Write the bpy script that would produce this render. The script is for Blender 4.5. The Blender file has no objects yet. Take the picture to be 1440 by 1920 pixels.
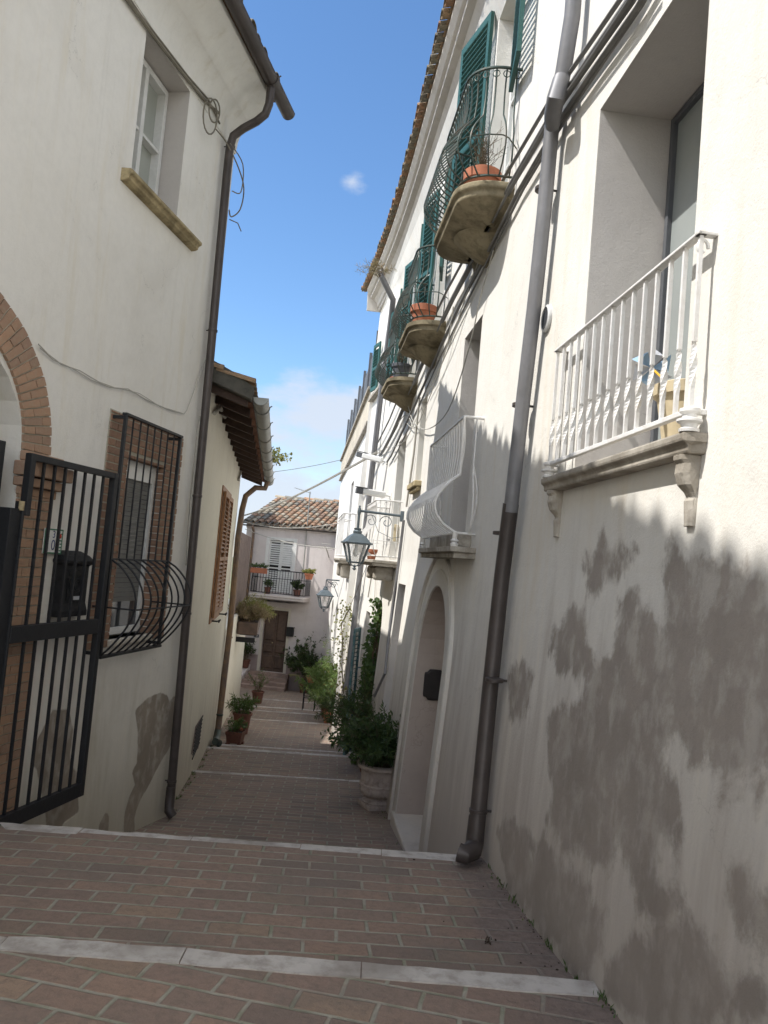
import bpy, bmesh, math, random
import numpy as np
from mathutils import Vector, Matrix, geometry, noise
rad = math.radians
scene = bpy.context.scene
COL = scene.collection

# ------------------------------------------------------------------ camera
EYE = 1.55
FPX, ROLL, PITCH = 1500.0, rad(5.0), rad(3.7)
CR, SR, CP, SP = math.cos(ROLL), math.sin(ROLL), math.cos(PITCH), math.sin(PITCH)
cam_data = bpy.data.cameras.new("camera")
cam = bpy.data.objects.new("camera", cam_data)
COL.objects.link(cam)
R0, U0, F0 = Vector((1, 0, 0)), Vector((0, -SP, CP)), Vector((0, CP, SP))
RI, UI = R0 * CR + U0 * SR, R0 * -SR + U0 * CR
m = Matrix((( RI.x, UI.x, -F0.x, 0), (RI.y, UI.y, -F0.y, 0), (RI.z, UI.z, -F0.z, EYE), (0, 0, 0, 1)))
cam.matrix_world = m
cam_data.sensor_fit = 'HORIZONTAL'
cam_data.sensor_width = 36.0
cam_data.lens = FPX / 1440.0 * 36.0
cam_data.clip_start = 0.05
cam_data.clip_end = 3000
scene.camera = cam

# ------------------------------------------------------------------ sun direction (light travels along SUNV)
PERP = (0.9957, 0.0924)
ALONG = (-0.0924, 0.9957)
KAL = 0.18
SUNV = Vector((PERP[0] + KAL * ALONG[0], PERP[1] + KAL * ALONG[1], -1.42)).normalized()
sd = bpy.data.lights.new("sun", 'SUN')
sd.energy = 3.2
sd.angle = rad(0.55)
sd.color = (1.0, 0.965, 0.915)
sun = bpy.data.objects.new("sun", sd)
sun.rotation_euler = SUNV.to_track_quat('-Z', 'Y').to_euler()
sun.location = (0, 0, 30)
COL.objects.link(sun)
TOSUN = -SUNV
SUN_EL = math.asin(TOSUN.z)
SUN_ROT = math.atan2(TOSUN.x, TOSUN.y)

# ------------------------------------------------------------------ world
world = bpy.data.worlds.new("World")
scene.world = world
world.use_nodes = True
wt = world.node_tree
wt.nodes.clear()
wo = wt.nodes.new('ShaderNodeOutputWorld')
bg = wt.nodes.new('ShaderNodeBackground')
bg.inputs['Strength'].default_value = 0.10
sky = wt.nodes.new('ShaderNodeTexSky')
sky.sky_type = 'NISHITA'
sky.sun_disc = False
sky.sun_elevation = SUN_EL
sky.sun_rotation = SUN_ROT
sky.altitude = 300
sky.dust_density = 0.1
sky.ozone_density = 2.6
tc = wt.nodes.new('ShaderNodeTexCoord')
mp = wt.nodes.new('ShaderNodeMapping')
mp.inputs['Scale'].default_value = (1.0, 1.0, 2.2)
mp.inputs['Location'].default_value = (0.35, 0.1, 0.12)
nz = wt.nodes.new('ShaderNodeTexNoise')
nz.inputs['Scale'].default_value = 5.5
nz.inputs['Detail'].default_value = 9
nz.inputs['Roughness'].default_value = 0.6
sep = wt.nodes.new('ShaderNodeSeparateXYZ')
wt.links.new(tc.outputs['Generated'], mp.inputs['Vector'])
wt.links.new(mp.outputs['Vector'], nz.inputs['Vector'])
wt.links.new(tc.outputs['Generated'], sep.inputs['Vector'])
# cloud cover grows towards the horizon
lowr = wt.nodes.new('ShaderNodeMapRange')
lowr.inputs['From Min'].default_value = 0.02
lowr.inputs['From Max'].default_value = 0.30
lowr.inputs['To Min'].default_value = 0.30
lowr.inputs['To Max'].default_value = -0.14
wt.links.new(sep.outputs['Z'], lowr.inputs['Value'])
addn = wt.nodes.new('ShaderNodeMath'); addn.operation = 'ADD'
wt.links.new(nz.outputs['Fac'], addn.inputs[0])
wt.links.new(lowr.outputs['Result'], addn.inputs[1])
# one small wisp high in the sky
wisp = wt.nodes.new('ShaderNodeVectorMath'); wisp.operation = 'DISTANCE'
def ray(px, py):
    a, b = px - 720.0, py - 960.0
    u, v = a * CR + b * SR, -a * SR + b * CR
    return Vector((u, FPX * CP + v * SP, FPX * SP - v * CP)) / FPX
wd = ray(662, 338).normalized()
wisp.inputs[1].default_value = wd
wt.links.new(tc.outputs['Generated'], wisp.inputs[0])
wr = wt.nodes.new('ShaderNodeMapRange')
wr.inputs['From Min'].default_value = 0.0
wr.inputs['From Max'].default_value = 0.034
wr.inputs['To Min'].default_value = 0.38
wr.inputs['To Max'].default_value = 0.0
wt.links.new(wisp.outputs['Value'], wr.inputs['Value'])
add2 = wt.nodes.new('ShaderNodeMath'); add2.operation = 'ADD'
wt.links.new(addn.outputs[0], add2.inputs[0]); wt.links.new(wr.outputs['Result'], add2.inputs[1])
for (qx, qy, rr_, amt) in ((600, 800, 0.13, 0.145), (560, 715, 0.05, 0.10), (660, 760, 0.08, 0.12), (500, 900, 0.12, 0.10)):
    wv = wt.nodes.new('ShaderNodeVectorMath'); wv.operation = 'DISTANCE'
    wv.inputs[1].default_value = ray(qx, qy).normalized()
    wt.links.new(tc.outputs['Generated'], wv.inputs[0])
    wq = wt.nodes.new('ShaderNodeMapRange'); wq.inputs['From Min'].default_value = 0.0; wq.inputs['From Max'].default_value = rr_
    wq.inputs['To Min'].default_value = amt; wq.inputs['To Max'].default_value = 0.0
    wt.links.new(wv.outputs['Value'], wq.inputs['Value'])
    a_ = wt.nodes.new('ShaderNodeMath'); a_.operation = 'ADD'
    wt.links.new(add2.outputs[0], a_.inputs[0]); wt.links.new(wq.outputs['Result'], a_.inputs[1]); add2 = a_
# bright clouds added behind the viewer, unseen, to lift light in the shade
rear_fill = wt.nodes.new('ShaderNodeMapRange')
rear_fill.inputs['From Min'].default_value = 0.42; rear_fill.inputs['From Max'].default_value = 0.10
rear_fill.inputs['To Min'].default_value = 0.0; rear_fill.inputs['To Max'].default_value = 0.24
wt.links.new(sep.outputs['Y'], rear_fill.inputs['Value'])
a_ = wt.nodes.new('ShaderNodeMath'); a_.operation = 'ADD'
wt.links.new(add2.outputs[0], a_.inputs[0]); wt.links.new(rear_fill.outputs['Result'], a_.inputs[1]); add2 = a_
rear_fill_mix = wt.nodes.new('ShaderNodeMapRange')
rear_fill_mix.inputs['From Min'].default_value = 0.42; rear_fill_mix.inputs['From Max'].default_value = 0.10
wt.links.new(sep.outputs['Y'], rear_fill_mix.inputs['Value'])
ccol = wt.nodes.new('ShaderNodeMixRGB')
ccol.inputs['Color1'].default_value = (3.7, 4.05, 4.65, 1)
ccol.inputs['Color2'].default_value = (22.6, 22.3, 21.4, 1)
wt.links.new(rear_fill_mix.outputs['Result'], ccol.inputs['Fac'])
cr_ = wt.nodes.new('ShaderNodeMapRange'); cr_.interpolation_type = 'SMOOTHSTEP'
cr_.inputs['From Min'].default_value = 0.54
cr_.inputs['From Max'].default_value = 0.80
cr_.inputs['To Max'].default_value = 0.9
wt.links.new(add2.outputs[0], cr_.inputs['Value'])
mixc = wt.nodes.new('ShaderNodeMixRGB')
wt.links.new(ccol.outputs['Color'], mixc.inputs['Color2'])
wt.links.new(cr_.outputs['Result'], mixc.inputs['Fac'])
hs_ = wt.nodes.new('ShaderNodeHueSaturation')
hs_.inputs['Saturation'].default_value = 1.13
hs_.inputs['Value'].default_value = 1.10
wt.links.new(sky.outputs['Color'], hs_.inputs['Color'])
wt.links.new(hs_.outputs['Color'], mixc.inputs['Color1'])
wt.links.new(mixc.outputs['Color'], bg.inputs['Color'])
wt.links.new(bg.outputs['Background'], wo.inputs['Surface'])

scene.render.engine = 'CYCLES'
scene.cycles.max_bounces = 8
scene.cycles.diffuse_bounces = 6
scene.view_settings.view_transform = 'Standard'
scene.view_settings.look = 'None'
scene.view_settings.gamma = 1.0
scene.view_settings.exposure = 1.0

# ------------------------------------------------------------------ materials
def nmat(name):
    mt = bpy.data.materials.new(name)
    mt.use_nodes = True
    nt = mt.node_tree
    b = nt.nodes['Principled BSDF']
    return mt, nt, b

def N(nt, t, **kw):
    n = nt.nodes.new(t)
    for k, v in kw.items():
        setattr(n, k, v)
    return n

def noise_n(nt, vec, scale, detail=4, rough=0.55, dist=0.0):
    n = N(nt, 'ShaderNodeTexNoise')
    n.inputs['Scale'].default_value = scale
    n.inputs['Detail'].default_value = detail
    n.inputs['Roughness'].default_value = rough
    n.inputs['Distortion'].default_value = dist
    nt.links.new(vec, n.inputs['Vector'])
    return n

def maprange(nt, val, a, b, c=0.0, d=1.0, smooth=True):
    n = N(nt, 'ShaderNodeMapRange')
    if smooth: n.interpolation_type = 'SMOOTHSTEP'
    for k, v in zip(('From Min', 'From Max', 'To Min', 'To Max'), (a, b, c, d)):
        n.inputs[k].default_value = v
    nt.links.new(val, n.inputs['Value'])
    return n.outputs['Result']

def mix(nt, fac, c1, c2, mode='MIX'):
    n = N(nt, 'ShaderNodeMixRGB', blend_type=mode)
    for s, c in ((n.inputs['Color1'], c1), (n.inputs['Color2'], c2), (n.inputs['Fac'], fac)):
        if isinstance(c, (tuple, list)): s.default_value = (*c[:3], 1)
        elif isinstance(c, (int, float)): s.default_value = c
        else: nt.links.new(c, s)
    return n.outputs['Color']

def math_n(nt, op, a, b):
    n = N(nt, 'ShaderNodeMath', operation=op)
    for i, c in enumerate((a, b)):
        if isinstance(c, (int, float)): n.inputs[i].default_value = c
        else: nt.links.new(c, n.inputs[i])
    return n.outputs[0]

def bump(nt, b, h, strength=0.3, dist=0.01):
    n = N(nt, 'ShaderNodeBump')
    n.inputs['Strength'].default_value = strength
    n.inputs['Distance'].default_value = dist
    nt.links.new(h, n.inputs['Height'])
    nt.links.new(n.outputs['Normal'], b.inputs['Normal'])

def scaled(nt, vec, s):
    n = N(nt, 'ShaderNodeMapping')
    n.inputs['Scale'].default_value = s
    nt.links.new(vec, n.inputs['Vector'])
    return n.outputs['Vector']

def plaster(name, base, stain, warm=None, patch=None, stain_amt=0.5, low_z=None, patch_soft=0.012, grain=0.35):
    mt, nt, b = nmat(name)
    geo = N(nt, 'ShaderNodeNewGeometry')
    P = geo.outputs['Position']
    n1 = noise_n(nt, P, 0.9, 6, 0.62, 0.6)
    n2 = noise_n(nt, scaled(nt, P, (6, 6, 0.7)), 1.0, 6, 0.65, 0.4)      # vertical runs
    n3 = noise_n(nt, P, 14, 5, 0.7)
    c = mix(nt, maprange(nt, n1.outputs['Fac'], 0.42, 0.72, 0, stain_amt), base, stain)
    if warm: c = mix(nt, maprange(nt, n2.outputs['Fac'], 0.50, 0.75, 0, stain_amt), c, warm)
    n0 = noise_n(nt, P, 0.35, 8, 0.7, 1.2)
    c = mix(nt, maprange(nt, n0.outputs['Fac'], 0.50, 0.62, 0, stain_amt * 0.45), c, stain)
    c = mix(nt, maprange(nt, n3.outputs['Fac'], 0.35, 0.75, 0, 0.22), c, tuple(x * 0.78 for x in base))
    vo = N(nt, 'ShaderNodeTexVoronoi', feature='DISTANCE_TO_EDGE')
    vo.inputs['Scale'].default_value = 1.1
    dv_ = N(nt, 'ShaderNodeVectorMath', operation='SCALE'); dv_.inputs['Scale'].default_value = 0.7
    nw = noise_n(nt, P, 2.6, 6, 0.65)
    nt.links.new(nw.outputs['Color'], dv_.inputs[0])
    av_ = N(nt, 'ShaderNodeVectorMath', operation='ADD'); nt.links.new(P, av_.inputs[0]); nt.links.new(dv_.outputs[0], av_.inputs[1])
    nt.links.new(av_.outputs[0], vo.inputs['Vector'])
    ck = math_n(nt, 'MULTIPLY', maprange(nt, vo.outputs['Distance'], 0.006, 0.001), maprange(nt, n1.outputs['Fac'], 0.50, 0.60, 0, 0.45))
    c = mix(nt, ck, c, tuple(x * 0.45 for x in base))
    n4 = noise_n(nt, scaled(nt, P, (11, 11, 0.35)), 1.0, 5, 0.7, 0.2)
    c = mix(nt, maprange(nt, n4.outputs['Fac'], 0.56, 0.78, 0, 0.20), c, tuple(x * 0.62 for x in base))
    if low_z:
        s = N(nt, 'ShaderNodeSeparateXYZ'); nt.links.new(P, s.inputs[0])
        zz = math_n(nt, 'ADD', s.outputs['Z'], math_n(nt, 'MULTIPLY', s.outputs['Y'], 0.12))
        zz = math_n(nt, 'ADD', zz, math_n(nt, 'MULTIPLY', math_n(nt, 'SUBTRACT', n2.outputs['Fac'], 0.5), 2.4))
        c = mix(nt, maprange(nt, zz, low_z[1], low_z[0], 0, low_z[3]), c, low_z[2])
    if patch:
        at = N(nt, 'ShaderNodeAttribute', attribute_name='damp')
        nn = noise_n(nt, scaled(nt, P, (1, 1, 0.75)), 8, 5, 0.6, 0.2)
        nn2 = noise_n(nt, P, 2.2, 3, 0.5)
        nn3 = noise_n(nt, scaled(nt, P, (1, 1, 0.8)), 2.6, 7, 0.64, 0.4)
        v = math_n(nt, 'ADD', at.outputs['Fac'], math_n(nt, 'MULTIPLY', math_n(nt, 'SUBTRACT', nn.outputs['Fac'], 0.5), patch[1] * 0.45))
        v = math_n(nt, 'ADD', v, math_n(nt, 'MULTIPLY', math_n(nt, 'SUBTRACT', nn3.outputs['Fac'], 0.5), patch[1] * 1.1))
        f = maprange(nt, v, -patch_soft, patch_soft)
        pc = mix(nt, maprange(nt, nn2.outputs['Fac'], 0.35, 0.7), patch[0], tuple(x * 0.8 for x in patch[0]))
        pc = mix(nt, maprange(nt, n3.outputs['Fac'], 0.4, 0.7, 0, 0.35), pc, tuple(x * 0.7 for x in patch[0]))
        f2 = math_n(nt, 'MULTIPLY', f, maprange(nt, nn.outputs['Fac'], 0.34, 0.56, patch[2] * 0.62, patch[2]))
        c = mix(nt, f2, c, pc)
    nt.links.new(c, b.inputs['Base Color'])
    b.inputs['Roughness'].default_value = 0.93
    b.inputs['Specular IOR Level'].default_value = 0.15
    hs = noise_n(nt, P, 70, 6, 0.75)
    hl = noise_n(nt, P, 5, 4, 0.55)
    h = math_n(nt, 'ADD', math_n(nt, 'MULTIPLY', hs.outputs['Fac'], 0.5), math_n(nt, 'MULTIPLY', hl.outputs['Fac'], 0.9))
    if patch: h = math_n(nt, 'SUBTRACT', h, math_n(nt, 'MULTIPLY', f, patch[3]))
    bump(nt, b, h, grain, 0.012)
    return mt

def basic(name, col, rough=0.6, metal=0.0, var=0.25, scale=18, dark=None, bmp=0.15, spec=0.4, island=0.0):
    mt, nt, b = nmat(name)
    geo = N(nt, 'ShaderNodeNewGeometry')
    tcn = N(nt, 'ShaderNodeTexCoord')
    V = tcn.outputs['Object']
    n = noise_n(nt, V, scale, 6, 0.65)
    n2 = noise_n(nt, V, scale * 0.22, 3, 0.5, 0.5)
    dk = dark or tuple(x * 0.55 for x in col)
    c = mix(nt, maprange(nt, n.outputs['Fac'], 0.4, 0.75, 0, var), col, dk)
    c = mix(nt, maprange(nt, n2.outputs['Fac'], 0.45, 0.7, 0, var), c, dk)
    if island:
        rnd = geo.outputs['Random Per Island']
        c = mix(nt, math_n(nt, 'MULTIPLY', rnd, island), c, dk)
    nt.links.new(c, b.inputs['Base Color'])
    b.inputs['Roughness'].default_value = rough
    b.inputs['Metallic'].default_value = metal
    b.inputs['Specular IOR Level'].default_value = spec
    if bmp: bump(nt, b, n.outputs['Fac'], bmp, 0.01)
    return mt

def tile_mat(name, cols):
    mt, nt, b = nmat(name)
    geo = N(nt, 'ShaderNodeNewGeometry')
    rp = N(nt, 'ShaderNodeValToRGB')
    rp.color_ramp.interpolation = 'CONSTANT'
    rp.color_ramp.elements[0].color = (*cols[0], 1)
    rp.color_ramp.elements[1].position = 1 / len(cols); rp.color_ramp.elements[1].color = (*cols[1], 1)
    for i, c in enumerate(cols[2:], 2):
        e = rp.color_ramp.elements.new(i / len(cols)); e.color = (*c, 1)
    nt.links.new(geo.outputs['Random Per Island'], rp.inputs['Fac'])
    n = noise_n(nt, geo.outputs['Position'], 22, 6, 0.7)
    c = mix(nt, maprange(nt, n.outputs['Fac'], 0.48, 0.68, 0, 0.75), rp.outputs['Color'], (0.16, 0.15, 0.11))
    nt.links.new(c, b.inputs['Base Color'])
    b.inputs['Roughness'].default_value = 0.9
    b.inputs['Specular IOR Level'].default_value = 0.15
    bump(nt, b, n.outputs['Fac'], 0.5, 0.01)
    return mt

def paving_mat(name, angle, edge=True):
    mt, nt, b = nmat(name)
    geo = N(nt, 'ShaderNodeNewGeometry')
    P = geo.outputs['Position']
    wn = noise_n(nt, P, 3.5, 3, 0.5)
    wob = N(nt, 'ShaderNodeVectorMath', operation='SCALE'); wob.inputs['Scale'].default_value = 0.022
    sub = N(nt, 'ShaderNodeVectorMath', operation='SUBTRACT'); sub.inputs[1].default_value = (0.5, 0.5, 0.5)
    nt.links.new(wn.outputs['Color'], sub.inputs[0]); nt.links.new(sub.outputs[0], wob.inputs[0])
    ad = N(nt, 'ShaderNodeVectorMath', operation='ADD'); nt.links.new(P, ad.inputs[0]); nt.links.new(wob.outputs[0], ad.inputs[1])
    mpn = N(nt, 'ShaderNodeMapping')
    mpn.inputs['Rotation'].default_value = (0, 0, angle)
    nt.links.new(ad.outputs[0], mpn.inputs['Vector'])
    br = N(nt, 'ShaderNodeTexBrick')
    br.offset = 0.5
    br.inputs['Scale'].default_value = 1.0
    br.inputs['Brick Width'].default_value = 0.285
    br.inputs['Row Height'].default_value = 0.138
    br.inputs['Mortar Size'].default_value = 0.0115
    br.inputs['Mortar Smooth'].default_value = 0.6
    br.inputs['Bias'].default_value = 0.0
    br.inputs['Color1'].default_value = (0, 0, 0, 1)
    br.inputs['Color2'].default_value = (1, 1, 1, 1)
    br.inputs['Mortar'].default_value = (0.5, 0.5, 0.5, 1)
    nt.links.new(mpn.outputs[0], br.inputs['Vector'])
    rp = N(nt, 'ShaderNodeValToRGB')
    els = [(0.0, (0.22, 0.16, 0.128)), (0.2, (0.27, 0.19, 0.148)), (0.4, (0.24, 0.178, 0.14)), (0.6, (0.30, 0.205, 0.152)), (0.8, (0.19, 0.145, 0.12)), (1.0, (0.31, 0.22, 0.155))]
    rp.color_ramp.elements[0].color = (*els[0][1], 1)
    rp.color_ramp.elements[1].position = 1.0; rp.color_ramp.elements[1].color = (*els[-1][1], 1)
    for p, c in els[1:-1]:
        e = rp.color_ramp.elements.new(p); e.color = (*c, 1)
    nt.links.new(br.outputs['Color'], rp.inputs['Fac'])
    nf = noise_n(nt, P, 26, 8, 0.75)
    nb = noise_n(nt, P, 1.6, 5, 0.6)
    nm = noise_n(nt, P, 6.5, 5, 0.6)
    c = mix(nt, maprange(nt, nf.outputs['Fac'], 0.4, 0.7, 0, 0.5), rp.outputs['Color'], (0.14, 0.11, 0.09))
    mort = mix(nt, maprange(nt, nm.outputs['Fac'], 0.4, 0.65), (0.33, 0.31, 0.25), (0.22, 0.22, 0.155))
    mf = math_n(nt, 'MULTIPLY', br.outputs['Fac'], maprange(nt, nm.outputs['Fac'], 0.30, 0.46, 0.45, 1.0))
    c = mix(nt, mf, c, mort)
    c = mix(nt, maprange(nt, nb.outputs['Fac'], 0.42, 0.72, 0, 0.55), c, (0.18, 0.15, 0.125))
    # cement smear and dirt along the foot of the right-hand wall
    s = N(nt, 'ShaderNodeSeparateXYZ'); nt.links.new(P, s.inputs[0])
    dw = math_n(nt, 'SUBTRACT', math_n(nt, 'SUBTRACT', 1.27, math_n(nt, 'MULTIPLY', s.outputs['Y'], 0.093)), s.outputs['X'])
    dw = math_n(nt, 'ADD', dw, math_n(nt, 'MULTIPLY', math_n(nt, 'SUBTRACT', nb.outputs['Fac'], 0.5), 0.9))
    sm = maprange(nt, dw, 0.34, 0.10, 0, 0.8)
    cem = mix(nt, maprange(nt, nf.outputs['Fac'], 0.35, 0.7), (0.215, 0.17, 0.145), (0.135, 0.105, 0.09))
    c = mix(nt, sm, c, cem)
    nt.links.new(c, b.inputs['Base Color'])
    b.inputs['Roughness'].default_value = 0.85
    b.inputs['Specular IOR Level'].default_value = 0.25
    rgb_ = N(nt, 'ShaderNodeRGBToBW'); nt.links.new(br.outputs['Color'], rgb_.inputs[0])
    h = math_n(nt, 'SUBTRACT', math_n(nt, 'MULTIPLY', nf.outputs['Fac'], 0.9), math_n(nt, 'MULTIPLY', br.outputs['Fac'], 0.8))
    h = math_n(nt, 'ADD', h, math_n(nt, 'MULTIPLY', rgb_.outputs[0], 0.5))
    h = math_n(nt, 'ADD', h, math_n(nt, 'MULTIPLY', nm.outputs['Fac'], 1.2))
    bump(nt, b, h, 0.6, 0.012)
    return mt

def brickwork(name, c1, c2, mortar, w=0.25, h=0.07):
    mt, nt, b = nmat(name)
    geo = N(nt, 'ShaderNodeNewGeometry')
    rnd = geo.outputs['Random Per Island']
    n = noise_n(nt, geo.outputs['Position'], 30, 6, 0.7)
    c = mix(nt, rnd, c1, c2)
    c = mix(nt, maprange(nt, n.outputs['Fac'], 0.42, 0.7, 0, 0.5), c, mortar)
    nt.links.new(c, b.inputs['Base Color'])
    b.inputs['Roughness'].default_value = 0.9
    b.inputs['Specular IOR Level'].default_value = 0.15
    bump(nt, b, n.outputs['Fac'], 0.6, 0.01)
    return mt

def leaf_mat(name, c1, c2):
    mt, nt, b = nmat(name)
    geo = N(nt, 'ShaderNodeNewGeometry')
    c = mix(nt, geo.outputs['Random Per Island'], c1, c2)
    nt.links.new(c, b.inputs['Base Color'])
    b.inputs['Roughness'].default_value = 0.5
    b.inputs['Specular IOR Level'].default_value = 0.35
    tr = N(nt, 'ShaderNodeBsdfTranslucent')
    nt.links.new(mix(nt, 0.35, c, (0.25, 0.35, 0.05)), tr.inputs['Color'])
    ms = N(nt, 'ShaderNodeMixShader'); ms.inputs['Fac'].default_value = 0.3
    out = nt.nodes['Material Output']
    nt.links.new(b.outputs[0], ms.inputs[1]); nt.links.new(tr.outputs[0], ms.inputs[2]); nt.links.new(ms.outputs[0], out.inputs['Surface'])
    return mt

def glass_mat(name, col, rough=0.08):
    mt, nt, b = nmat(name)
    tcn = N(nt, 'ShaderNodeTexCoord')
    n = noise_n(nt, tcn.outputs['Object'], 2.5, 3, 0.5)
    c = mix(nt, n.outputs['Fac'], col, tuple(x * 0.7 for x in col))
    nt.links.new(c, b.inputs['Base Color'])
    b.inputs['Roughness'].default_value = rough
    b.inputs['Specular IOR Level'].default_value = 0.8
    return mt

M = {}
M['plaster_right'] = plaster('plaster_right', (0.72, 0.70, 0.65), (0.62, 0.59, 0.53), (0.66, 0.58, 0.46), patch=((0.30, 0.26, 0.225), 0.40, 0.86, 0.25), stain_amt=0.5,
                             low_z=(0.3, 2.3, (0.36, 0.305, 0.26), 0.8), patch_soft=0.04, grain=0.5)
M['plaster_left'] = plaster('plaster_left', (0.74, 0.72, 0.67), (0.63, 0.605, 0.55), (0.66, 0.61, 0.50), patch=((0.31, 0.265, 0.215), 0.045, 0.95, 0.8), stain_amt=0.6,
                            low_z=(-0.3, 1.6, (0.42, 0.385, 0.29), 0.75), patch_soft=0.01, grain=0.4)
M['plaster_left_trim'] = plaster('plaster_left_trim', (0.73, 0.715, 0.67), (0.58, 0.555, 0.50), (0.50, 0.45, 0.34), stain_amt=0.45, grain=0.25)
M['plaster_cream'] = plaster('plaster_cream', (0.73, 0.70, 0.60), (0.60, 0.56, 0.47), (0.60, 0.54, 0.40), stain_amt=0.4, low_z=(-0.3, 1.3, (0.38, 0.34, 0.27), 0.6))
M['plaster_white'] = plaster('plaster_white', (0.76, 0.745, 0.71), (0.66, 0.63, 0.58), (0.68, 0.60, 0.50), stain_amt=0.35)
M['plaster_terrace'] = plaster('plaster_terrace', (0.52, 0.47, 0.38), (0.33, 0.29, 0.24), (0.40, 0.36, 0.28), stain_amt=0.7)
M['plaster_pink'] = plaster('plaster_pink', (0.62, 0.57, 0.55), (0.52, 0.46, 0.44), (0.47, 0.43, 0.41), stain_amt=0.5)
M['arch_plaster'] = plaster('arch_plaster', (0.62, 0.595, 0.54), (0.50, 0.465, 0.41), (0.52, 0.44, 0.34), stain_amt=0.7, low_z=(-1.2, 1.6, (0.36, 0.305, 0.26), 0.8))
M['surround'] = plaster('surround', (0.60, 0.56, 0.48), (0.48, 0.43, 0.36), stain_amt=0.5)
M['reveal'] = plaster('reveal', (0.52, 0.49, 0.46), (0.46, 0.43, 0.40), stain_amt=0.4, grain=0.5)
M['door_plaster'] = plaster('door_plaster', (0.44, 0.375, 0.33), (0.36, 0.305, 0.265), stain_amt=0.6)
M['cornice'] = plaster('cornice', (0.55, 0.52, 0.475), (0.42, 0.385, 0.34), (0.40, 0.35, 0.27), stain_amt=0.6)
M['paving_a'] = paving_mat('paving_a', rad(11))
M['paving_b'] = paving_mat('paving_b', rad(-3))
M['nosing'] = basic('nosing', (0.47, 0.435, 0.395), 0.85, var=0.8, scale=11, dark=(0.22, 0.19, 0.16), bmp=0.4)
M['stone_old'] = basic('stone_old', (0.30, 0.255, 0.17), 0.95, var=0.75, scale=9, dark=(0.10, 0.085, 0.055), bmp=0.9, spec=0.1)
M['stone_bal'] = basic('stone_bal', (0.42, 0.385, 0.33), 0.9, var=0.7, scale=14, dark=(0.20, 0.175, 0.14), bmp=0.7, spec=0.15)
M['stone_sill'] = basic('stone_sill', (0.42, 0.345, 0.205), 0.9, var=0.8, scale=14, dark=(0.16, 0.13, 0.075), bmp=0.7, spec=0.15)
M['iron_black'] = basic('iron_black', (0.022, 0.023, 0.026), 0.5, 0.3, var=0.3, scale=30, bmp=0.2)
M['iron_green'] = basic('iron_green', (0.045, 0.075, 0.065), 0.55, 0.2, var=0.6, scale=30, dark=(0.10, 0.07, 0.05), bmp=0.2)
M['iron_white'] = basic('iron_white', (0.72, 0.71, 0.69), 0.5, 0.0, var=0.25, scale=40, dark=(0.45, 0.40, 0.33), bmp=0.1)
M['pipe_grey'] = basic('pipe_grey', (0.20, 0.20, 0.21), 0.5, 0.2, var=0.4, scale=8, dark=(0.12, 0.115, 0.11), bmp=0.15)
M['pipe_brown'] = basic('pipe_brown', (0.075, 0.062, 0.057), 0.45, 0.2, var=0.4, scale=8, dark=(0.03, 0.025, 0.022), bmp=0.15)
M['pipe_rust'] = basic('pipe_rust', (0.13, 0.095, 0.08), 0.6, 0.1, var=0.7, scale=7, dark=(0.28, 0.17, 0.08), bmp=0.2)
M['gutter_grey'] = basic('gutter_grey', (0.30, 0.31, 0.295), 0.5, 0.3, var=0.5, scale=7, dark=(0.24, 0.23, 0.19), bmp=0.2)
M['cable'] = basic('cable', (0.17, 0.165, 0.155), 0.7, var=0.3, scale=20)
M['cable_light'] = basic('cable_light', (0.42, 0.40, 0.35), 0.7, var=0.3, scale=20)
M['cable_old'] = basic('cable_old', (0.20, 0.18, 0.14), 0.8, var=0.5, scale=20)
M['shutter_green'] = basic('shutter_green', (0.018, 0.082, 0.072), 0.55, var=0.4, scale=20, dark=(0.03, 0.09, 0.075), bmp=0.1)
M['shutter_brown'] = basic('shutter_brown', (0.32, 0.165, 0.075), 0.6, var=0.4, scale=20, dark=(0.16, 0.08, 0.04), bmp=0.1)
M['shutter_grey'] = basic('shutter_grey', (0.36, 0.36, 0.36), 0.6, var=0.3, scale=20, bmp=0.1)
M['wood_white'] = basic('wood_white', (0.66, 0.66, 0.64), 0.5, var=0.2, scale=30, dark=(0.4, 0.4, 0.36), bmp=0.1)
M['wood_door'] = basic('wood_door', (0.115, 0.075, 0.055), 0.6, var=0.6, scale=9, dark=(0.05, 0.035, 0.028), bmp=0.4)
M['blind'] = basic('blind', (0.17, 0.17, 0.16), 0.7, var=0.3, scale=10)
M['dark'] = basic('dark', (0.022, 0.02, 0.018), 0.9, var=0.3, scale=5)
M['glass'] = glass_mat('glass', (0.20, 0.22, 0.22))
M['glass_dark'] = glass_mat('glass_dark', (0.06, 0.065, 0.07), 0.05)
M['glass_pale'] = glass_mat('glass_pale', (0.36, 0.39, 0.38), 0.15)
M['curtain'] = glass_mat('curtain', (0.38, 0.40, 0.36), 0.3)
M['terracotta'] = basic('terracotta', (0.42, 0.155, 0.085), 0.85, var=0.4, scale=16, dark=(0.23, 0.10, 0.065), bmp=0.3)
M['terracotta_dark'] = basic('terracotta_dark', (0.17, 0.075, 0.055), 0.85, var=0.5, scale=16, bmp=0.3)
M['plastic_grey'] = basic('plastic_grey', (0.10, 0.105, 0.115), 0.6, var=0.2)
M['plastic_yellow'] = basic('plastic_yellow', (0.47, 0.43, 0.24), 0.7, var=0.3)
M['plastic_cream'] = basic('plastic_cream', (0.56, 0.47, 0.31), 0.75, var=0.3)
M['plastic_white'] = basic('plastic_white', (0.55, 0.55, 0.54), 0.6, var=0.2)
M['urn_stone'] = basic('urn_stone', (0.44, 0.37, 0.325), 0.9, var=0.6, scale=12, dark=(0.17, 0.13, 0.11), bmp=0.6)
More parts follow.
